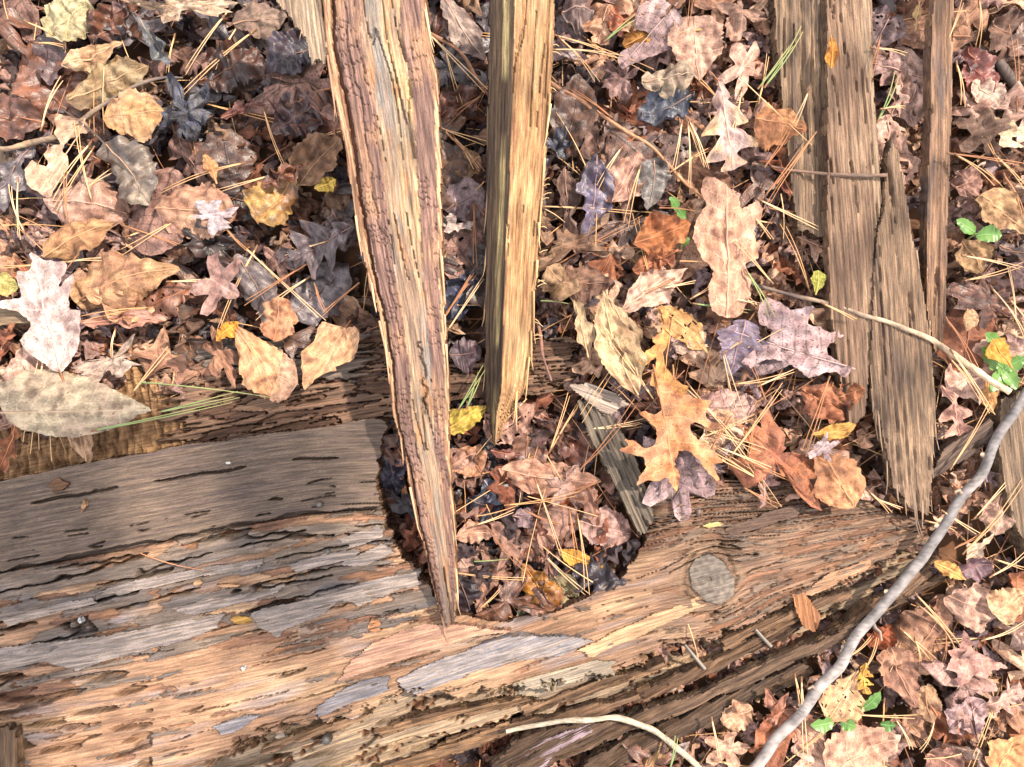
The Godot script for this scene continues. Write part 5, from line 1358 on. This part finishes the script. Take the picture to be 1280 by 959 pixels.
				sc = mix3(sc, C(212, 176, 130), up * (0.5 + 1.3 * n1.get_noise_2d(a * 0.006 + 20.0, f * 5.0)) * smoothstep(0.46, 0.6, g))
				sc = mix3(sc, C(148, 140, 134), 1.5 * n1.get_noise_2d(a * 0.007 + 33.0, f * 4.0))
				sc = mix3(sc, C(206, 140, 88), 1.6 * n1.get_noise_2d(a * 0.014 + 90.0, f * 6.0) - 0.35)
				if absf(n2.get_noise_2d(a * 0.003 + 60.0, f * w * 0.055)) < 0.08 and n2.get_noise_2d(a * 0.007, 200.0) > -0.1:
					h -= 4.0
				if a > 250.0 and a < 330.0 and absf(g - 0.6 + 0.05 * n2.get_noise_2d(a * 0.07, 4.0)) < 0.025:
					h -= 4.0
			else:
				h -= 2.0 + 30.0 * (g - 0.945)
				sc = mix3(C(222, 190, 150), C(164, 122, 94), 0.45 + 1.0 * s3 + 0.9 * blot)
		4:
			# the wedge: a dark sawn face and an ochre torn face that meet in a ridge
			var w := 78.0
			var rid: float = 0.40 + 0.02 * n1.get_noise_2d(a * 0.01, 2.0)
			var s2 := n1.get_noise_2d(a * 0.0024 + 170.0, f * w * 0.16)
			var s3 := n2.get_noise_2d(a * 0.006 + 7.0, f * w * 0.4)
			if f < rid:
				h = -(rid - f) * w * 0.75 + 0.8 * s2 + 0.3 * s3
				sc = mix3(C(112, 90, 70), C(74, 59, 48), 0.5 + 1.4 * s2 + 0.5 * s3)
				sc = mix3(sc, C(186, 164, 118), (1.0 - smoothstep(0.02, 0.07, absf(f - 0.27 + 0.03 * s3))) * smoothstep(0.0, 0.4, 0.3 + n1.get_noise_2d(a * 0.007, 77.0)))
			else:
				var fuzz := n1.get_noise_2d(a * 0.022, f * w * 0.22)
				h = -(f - rid) * w * 0.55 + 1.6 * s2 + 1.0 * s3 + 1.4 * fuzz
				sc = mix3(C(204, 158, 110), C(152, 108, 76), 0.45 + 1.0 * s2 + 0.9 * fuzz)
				sc = mix3(sc, C(226, 190, 140), 1.2 * n1.get_noise_2d(a * 0.008 + 17.0, f * 4.0))
				if a > 380.0:
					sc = mix3(sc, mix3(C(176, 132, 96), C(206, 164, 120), 0.5 + fuzz + s2), smoothstep(380.0, 470.0, a) * 0.7)
				if absf(n2.get_noise_2d(a * 0.002 + 44.0, f * w * 0.05)) < 0.07 and n2.get_noise_2d(a * 0.006, 230.0) > 0.0:
					h -= 4.0
		5:
			var c := on_plane(timber_fr, Vector2(885, 722))
			var r := Vector2((a - c.x) / 27.0, (b - c.y) / 34.0).length()
			var ring := sin(r * 22.0 + 1.2 * n2.get_noise_2d(a * 0.05, b * 0.05))
			h = 8.4 + 0.25 * ring + 0.4 * n2.get_noise_2d(a * 0.1, b * 0.1) - 1.6 * smoothstep(0.75, 1.05, r)
			if r < 0.07: h -= 3.0
			sc = mix3(C(150, 136, 122), C(122, 108, 98), 0.5 + 0.22 * ring + 0.5 * n2.get_noise_2d(a * 0.1, b * 0.1))
	return h


# ---------------------------------------------------------------- tubes: twigs, needles, stalks, nails
func tube(p: PackedVector3Array, r0: float, r1: float, sides: int, c0: Color, c1: Color, bump := 0.0, sd := 0.0, vary := 0.25) -> ArrayMesh:
	var v := PackedVector3Array()
	var n := PackedVector3Array()
	var c := PackedColorArray()
	var uv := PackedVector2Array()
	var ix := PackedInt32Array()
	var m := p.size()
	var along := 0.0
	for i in m:
		var d := (p[mini(i + 1, m - 1)] - p[maxi(i - 1, 0)]).normalized()
		var s := d.cross(Vector3.UP if absf(d.y) < 0.9 else Vector3.RIGHT).normalized()
		var u := s.cross(d)
		var t := float(i) / (m - 1)
		if i > 0: along += p[i].distance_to(p[i - 1])
		for k in sides + 1:
			var an := TAU * k / sides
			var o := s * cos(an) + u * sin(an)
			var r := lerpf(r0, r1, t)
			if bump > 0.0:
				r *= 1.0 + bump * (n2.get_noise_2d(along * 18.0 + sd, cos(an) * 0.5 + 4.0) + 0.35 * n2.get_noise_2d(along * 130.0 + sd, sin(an) * 1.5 + 9.0))
			v.append(p[i] + o * r)
			n.append(o)
			var tone := 1.0 + vary * (n2.get_noise_2d(along * 40.0 + sd, cos(an) + sin(an)) + n2.get_noise_2d(along * 230.0 + sd, an * 1.3))
			var q := c0.lerp(c1, clampf(t + 0.3 * n2.get_noise_2d(along * 25.0, sd), 0, 1))
			c.append(Color(q.r * tone, q.g * tone, q.b * tone))
			uv.append(Vector2(along * 8.0, float(k) / sides))
	for i in m - 1:
		for k in sides:
			var a := i * (sides + 1) + k
			var b := a + sides + 1
			ix.append_array([a, a + 1, b, a + 1, b + 1, b])
	for e in 2:
		var s := v.size()
		var i: int = 0 if e == 0 else m - 1
		v.append(p[i])
		n.append((p[0] - p[1]).normalized() if e == 0 else (p[m - 1] - p[m - 2]).normalized())
		c.append(c0.lerp(Color(0.5, 0.4, 0.3), 0.3) if e == 0 else c1)
		uv.append(Vector2.ZERO)
		for k in sides:
			var a := i * (sides + 1) + k
			ix.append_array([s, a + 1, a] if e == 0 else [s, a, a + 1])
	return mesh_of(v, n, c, uv, ix)


func smooth_path(p: Array, step: float) -> PackedVector3Array:
	var cu := Curve3D.new()
	cu.bake_interval = step
	for i in p.size():
		var t: Vector3 = (p[mini(i + 1, p.size() - 1)] - p[maxi(i - 1, 0)]) / 6.0
		cu.add_point(p[i], -t, t)
	return cu.get_baked_points()


# ---------------------------------------------------------------- leaves
func profile(kind: String, t: float, side: int, sd: float) -> float:
	var tt := clampf(t + 0.035 * n2.get_noise_2d(t * 3.5 + sd, side * 3.0 + sd), 0.001, 0.999)
	var w := 0.0
	var ph := 0.13 * sin(sd * 7.0 + side * 2.0)
	match kind:
		"white_oak":
			var env := pow(sin(PI * pow(tt, 0.8)), 0.55) * lerpf(0.45, 1.0, smoothstep(0.05, 0.55, tt))
			var lob := 0.5 - 0.5 * cos(TAU * (tt * 3.6 + 0.1 + ph))
			w = env * (0.30 + 0.70 * pow(lob, 0.6))
		"red_oak":
			var env := pow(sin(PI * pow(tt, 0.85)), 0.6) * lerpf(0.4, 1.0, smoothstep(0.0, 0.5, tt))
			var x := fposmod(tt * 3.3 + 0.15 + ph, 1.0)
			var tri := 1.0 - absf(2.0 * x - 1.0)
			w = env * (0.20 + 0.80 * pow(smoothstep(0.22, 0.95, tri), 0.8) * (0.82 + 0.18 * sin(floorf(tt * 3.3) * 2.4 + sd + side))) + 0.09 * absf(sin(tt * 34.0 + side)) * tri * env
		"ovate":
			w = pow(sin(PI * pow(tt, 0.62)), 0.9) * (1.0 - 0.05 * fposmod(tt * 15.0, 1.0))
		"lance":
			w = pow(sin(PI * pow(tt, 0.8)), 1.25)
		"obovate":
			w = pow(sin(PI * pow(tt, 1.7)), 0.85)
		_:
			w = pow(sin(PI * tt), 0.72)
	return w * (1.0 + 0.14 * n2.get_noise_2d(tt * 3.0 + sd * 2.0, side * 5.0) + 0.07 * n2.get_noise_2d(tt * 13.0 + sd, side * 5.0) + 0.03 * n2.get_noise_2d(tt * 40.0 + sd, side * 5.0))


func deform(x: float, z: float, L: float, W: float, o: Dictionary, sd: float) -> Vector3:
	var s := z / (W * 0.5)
	var t := x / L
	var y: float = o.fold * absf(z)
	if not o.has("outline"): z += (0.22 * sin(sd * 2.7)) * t * t * L
	var cr: float = o.crumple
	y += cr * 0.016 * (n1.get_noise_3d(x * 16.0 + sd * 3.0, z * 16.0, sd) + 0.55 * absf(n2.get_noise_3d(x * 30.0, z * 30.0 + sd * 5.0, sd)) + 0.22 * n2.get_noise_3d(x * 75.0 + sd, z * 75.0, sd))
	y += o.wave * 0.0013 * sin(t * TAU * 5.0 - absf(s) * 1.5 + 2.5 * n2.get_noise_2d(t * 3.0 + sd, signf(s))) * minf(1.0, absf(s) * 1.6) * (0.6 + n2.get_noise_2d(t * 2.0, sd))
	var px := x
	var py := y
	var pz := z
	var cu: float = o.curl * (1.0 + 0.7 * n2.get_noise_2d(t * 2.2 + sd, sd) + 0.25 * signf(s) * sin(sd * 5.0))
	if absf(cu) > 0.02:
		var R := W * 0.5 / cu
		var an := z / R
		pz = sin(an) * (R - y)
		py = R - cos(an) * (R - y)
	var be: float = o.bend
	if absf(be) > 0.02:
		var R := L / be
		var an := px / R
		px = sin(an) * (R - py)
		py = R - cos(an) * (R - py)
	if o.twist != 0.0:
		var an: float = o.twist * t
		var q := Vector2(pz, py).rotated(an)
		pz = q.x
		py = q.y
	return Vector3(px, py, pz)


const PLAIN := {"curl": 0.3, "bend": 0.2, "fold": 0.05, "crumple": 0.5, "wave": 1.0, "twist": 0.0, "hole": 0.0, "spot": 0.25}


func leaf_mesh(kind: String, L: float, W: float, o: Dictionary, c1: Color, c2: Color, sd: float, fineness := 1.0) -> ArrayMesh:
	var v := PackedVector3Array()
	var c := PackedColorArray()
	var uv := PackedVector2Array()
	var ix := PackedInt32Array()
	var polar := kind == "star" or kind == "scrap"
	var slant := 0.0
	if kind == "red_oak": slant = 0.26
	elif kind == "white_oak": slant = 0.24
	var rows := int((12 if polar else 44) * fineness)
	var half := int((26 if polar else 8) * fineness)
	var across := half * 2 + 1
	for i in rows + 1:
		for j in across:
			var x := 0.0
			var z := 0.0
			var q := Vector2()
			if polar:
				var an := TAU * j / (across - 1)
				var r := 1.0
				if kind == "star":
					r = 0.36 + 0.64 * pow(absf(cos(an * 2.5)), 1.5) * (1.0 if absf(fposmod(an, TAU) - PI) < 2.7 else 0.85)
					r *= 1.0 + 0.10 * n2.get_noise_2d(cos(an) * 4.0 + sd, sin(an) * 4.0)
				else:
					r = 0.75 + 0.55 * n2.get_noise_2d(cos(an) * 0.9 + sd * 3.0, sin(an) * 0.9) + 0.22 * n2.get_noise_2d(cos(an) * 3.5 + sd, sin(an) * 3.5)
				r *= float(i) / rows
				x = r * cos(an) * L * 0.5
				z = r * sin(an) * W * 0.5
				q = Vector2(x / L + 0.5, z / W + 0.5)
			else:
				var t := float(i) / rows
				var s := float(j - half) / half
				var w := profile(kind, t, -1 if s < 0 else 1, sd)
				z = s * w * W * 0.5
				x = (t - 0.5 + slant * absf(s) * w * W / L * 0.9 - slant * 0.12) * L
				q = Vector2(t, s * 0.5 * (0.25 + 0.75 * w) + 0.5)
			v.append(deform(x, z, L, W, o, sd))
			uv.append(q)
			c.append(leaf_colour(x, z, o, c1, c2, sd))
	for i in rows:
		for j in across - 1:
			var a := i * across + j
			if o.hole > 0.0 and i > 2 and i < rows - 2 and n2.get_noise_2d(uv[a].x * 7.0 + sd, uv[a].y * 4.0) > 0.86 - o.hole:
				continue
			ix.append_array([a, a + across, a + 1, a + 1, a + across, a + across + 1])
	var n := PackedVector3Array()
	n.resize(v.size())
	for k in range(0, ix.size(), 3):
		var f := (v[ix[k + 2]] - v[ix[k]]).cross(v[ix[k + 1]] - v[ix[k]])
		n[ix[k]] += f
		n[ix[k + 1]] += f
		n[ix[k + 2]] += f
	if polar:
		var sum := Vector3()
		for j in across: sum += n[j]
		for j in across: n[j] = sum
		for i in rows + 1:
			var e := n[i * across] + n[i * across + across - 1]
			n[i * across] = e
			n[i * across + across - 1] = e
	for k in n.size():
		n[k] = n[k].normalized() if n[k].length_squared() > 1e-20 else Vector3.UP
	return mesh_of(v, n, c, uv, ix)


# a leaf whose outline was measured on the photograph, given in metres along and across its midrib
func outline_mesh(ol: PackedVector2Array, L: float, W: float, o: Dictionary, c1: Color, c2: Color, sd: float) -> ArrayMesh:
	var edge := PackedVector2Array()
	var n := ol.size()
	for i in n:
		var p := ol[i]
		var q := ol[(i + 1) % n]
		var before := ol[(i + n - 1) % n]
		var after := ol[(i + 2) % n]
		var steps := maxi(1, int(p.distance_to(q) / 0.003))
		for k in steps:
			var e := p.cubic_interpolate(q, before, after, float(k) / steps).lerp(p.lerp(q, float(k) / steps), 0.45)
			edge.append(e + Vector2(n2.get_noise_2d(e.x * 260.0, e.y * 260.0 + sd), n2.get_noise_2d(e.x * 260.0 + 50.0, e.y * 260.0 + sd)) * 0.0009)
	var all := edge.duplicate()
	var g := 0.0034
	for j in range(-int(W / g), int(W / g) + 1):
		for i in range(-int(L / g), int(L / g) + 1):
			var p := Vector2((i + 0.5 * (j & 1)) * g, j * g * 0.87) + Vector2(n2.get_noise_2d(i * 3.1, j * 1.7), n2.get_noise_2d(i * 2.3 + 9.0, j * 2.9)) * g * 0.2
			if not Geometry2D.is_point_in_polygon(p, edge): continue
			var far := true
			for e in edge:
				if e.distance_squared_to(p) < 0.0000032:
					far = false
					break
			if far: all.append(p)
	var tri := Geometry2D.triangulate_delaunay(all)
	var v := PackedVector3Array()
	var c := PackedColorArray()
	var uv := PackedVector2Array()
	var ix := PackedInt32Array()
	for p in all:
		v.append(deform(p.x, p.y, L, W, o, sd))
		uv.append(Vector2(p.x / L + 0.5, p.y / W + 0.5))
		c.append(leaf_colour(p.x, p.y, o, c1, c2, sd))
	for k in range(0, tri.size(), 3):
		var a := all[tri[k]]
		var b := all[tri[k + 1]]
		var d := all[tri[k + 2]]
		if not Geometry2D.is_point_in_polygon((a + b + d) / 3.0, edge): continue
		if (b - a).cross(d - a) > 0.0: ix.append_array([tri[k], tri[k + 1], tri[k + 2]])
		else: ix.append_array([tri[k], tri[k + 2], tri[k + 1]])
	var nn := PackedVector3Array()
	nn.resize(v.size())
	for k in range(0, ix.size(), 3):
		var f := (v[ix[k + 2]] - v[ix[k]]).cross(v[ix[k + 1]] - v[ix[k]])
		for e in 3: nn[ix[k + e]] += f
	for k in nn.size():
		nn[k] = nn[k].normalized() if nn[k].length_squared() > 1e-20 else Vector3.UP
	return mesh_of(v, nn, c, uv, ix)


func leaf_colour(x: float, z: float, o: Dictionary, c1: Color, c2: Color, sd: float) -> Color:
	var k := 0.5 + 1.15 * n1.get_noise_3d(x * 11.0 + sd * 9.0, z * 11.0, sd) + 0.5 * n2.get_noise_3d(x * 42.0, z * 42.0 + sd, 3.0)
	var col := c1.lerp(c2, clampf(k, 0.0, 1.0))
	var dark := n1.get_noise_3d(x * 34.0 + sd, z * 34.0 + 40.0, sd * 2.0)
	if dark > 0.42 - o.spot * 0.4:
		col = col.lerp(Color(col.r * 0.42, col.g * 0.36, col.b * 0.36), clampf((dark - 0.42 + o.spot * 0.4) * 5.0, 0.0, 0.85))
	return col


# a leaf as a thing: base and tip are points of the photograph, mm its height above the soil
func leaf(kind: String, bx: float, by: float, tx: float, ty: float, wpx: float, mm: float, c1: Color, c2: Color, label: String, short := "", extra := {}) -> Node3D:
	var o := PLAIN.duplicate()
	o.merge(extra, true)
	var b := P(bx, by, mm)
	var t := P(tx, ty, mm)
	var L := b.distance_to(t)
	var W := wpx * 0.001 * (CAM - mm * 0.001)
	var sd: float = fposmod(bx * 0.137 + by * 0.071 + tx * 0.213, 50.0)
	var polar := kind == "star" or kind == "scrap"
	if polar: L *= 1.15
	var name := {"white_oak": "oak_leaf", "red_oak": "oak_leaf", "star": "star_leaf", "scrap": "torn_leaf"}.get(kind, "fallen_leaf") as String
	var x := (t - b).normalized()
	var z := x.cross(Vector3.UP).normalized()
	var bs := Basis(x, Vector3.UP, z)
	bs = bs.rotated(x, o.get("roll", 0.0)).rotated(z, o.get("pitch", 0.0))
	var me: ArrayMesh
	if o.has("outline"):
		var shape_: Array = o.outline
		var inv := Transform3D(Basis(x, Vector3.UP, z), (b + t) * 0.5).affine_inverse()
		var ol := PackedVector2Array()
		W = 0.0
		for i in range(3, shape_.size(), 2):
			var l := inv * P(shape_[0] + shape_[i] * shape_[2], shape_[1] + shape_[i + 1] * shape_[2], mm)
			ol.append(Vector2(l.x, l.z))
			W = maxf(W, absf(l.z) * 2.0)
		me = outline_mesh(ol, L, W, o, c1, c2, sd)
	else:
		me = leaf_mesh(kind, L, W, o, c1, c2, sd, o.get("fine", 1.0))
	var mid := (b + t) * 0.5
	mid.y -= clampf(me.get_aabb().position.y * 0.6, -0.02, 0.0)
	var g := thing(name, label, "leaf", o.get("group", "dead leaves of the litter"), Transform3D(bs, mid))
	var mat: Material = M[o.get("mat", "leaf_dry")]
	var blade := part("blade", me, mat, g)
	if not polar and o.get("rib", true):
		var p := PackedVector3Array()
		for k in 13:
			p.append(deform((k / 12.0 - 0.5 - (0.03 if kind.ends_with("oak") else 0.0)) * L * 0.94, 0.0, L, W, o, sd) + Vector3(0, 0.0004, 0))
		part("midrib", tube(p, 0.0011, 0.0004, 5, c1.lerp(C(150, 104, 74), 0.55), c1.lerp(c2, 0.5), 0.1, sd), M.plain, blade)
		if o.get("stalk", 0.0) > 0.0:
			var s0 := p[0]
			var d: Vector3 = (p[0] - p[2]).normalized()
			var q := PackedVector3Array()
			for k in 7:
				var u: float = k / 6.0 * o.stalk * L
				q.append(s0 + d * u + Vector3(0, -0.004 * k / 6.0, 0.16 * u * u / L))
			part("stalk", tube(q, 0.0012, 0.0015, 5, C(150, 96, 62), C(120, 72, 46), 0.1, sd), M.plain, g)
	spots.append(Vector3((bx + tx) * 0.5, (by + ty) * 0.5, Vector2(bx - tx, by - ty).length()))
	if short:
		landmarks.append([short, Vector2((bx + tx) * 0.5, (by + ty) * 0.5)])
	return g


func rel(k: int, p: Vector2) -> String:
	var near := landmarks.duplicate()
	near.sort_custom(func(u, w): return u[1].distance_squared_to(p) < w[1].distance_squared_to(p))
	var l = near[k]
	var d: Vector2 = p - l[1]
	var words := ["right of", "lower right of", "below", "lower left of", "left of", "upper left of", "above", "upper right of"]
	if d.length() < 16.0:
		return "against " + l[0]
	return words[int(roundf(fposmod(d.angle(), TAU) / (PI / 4.0))) % 8] + " " + l[0]


func told(head: String, p: Vector2) -> String:
	var tries := []
	for first in 6:
		for second in range(first + 1, 7):
			tries.append(head + " " + rel(first, p) + ", " + rel(second, p))
	tries.sort_custom(func(u, w): return u.split(" ").size() < w.split(" ").size())
	tries.insert(0, head + " " + rel(0, p))
	for t in tries:
		if not used.has(t) and t.split(" ").size() <= 16:
			return t
	return head + " " + rel(0, p)
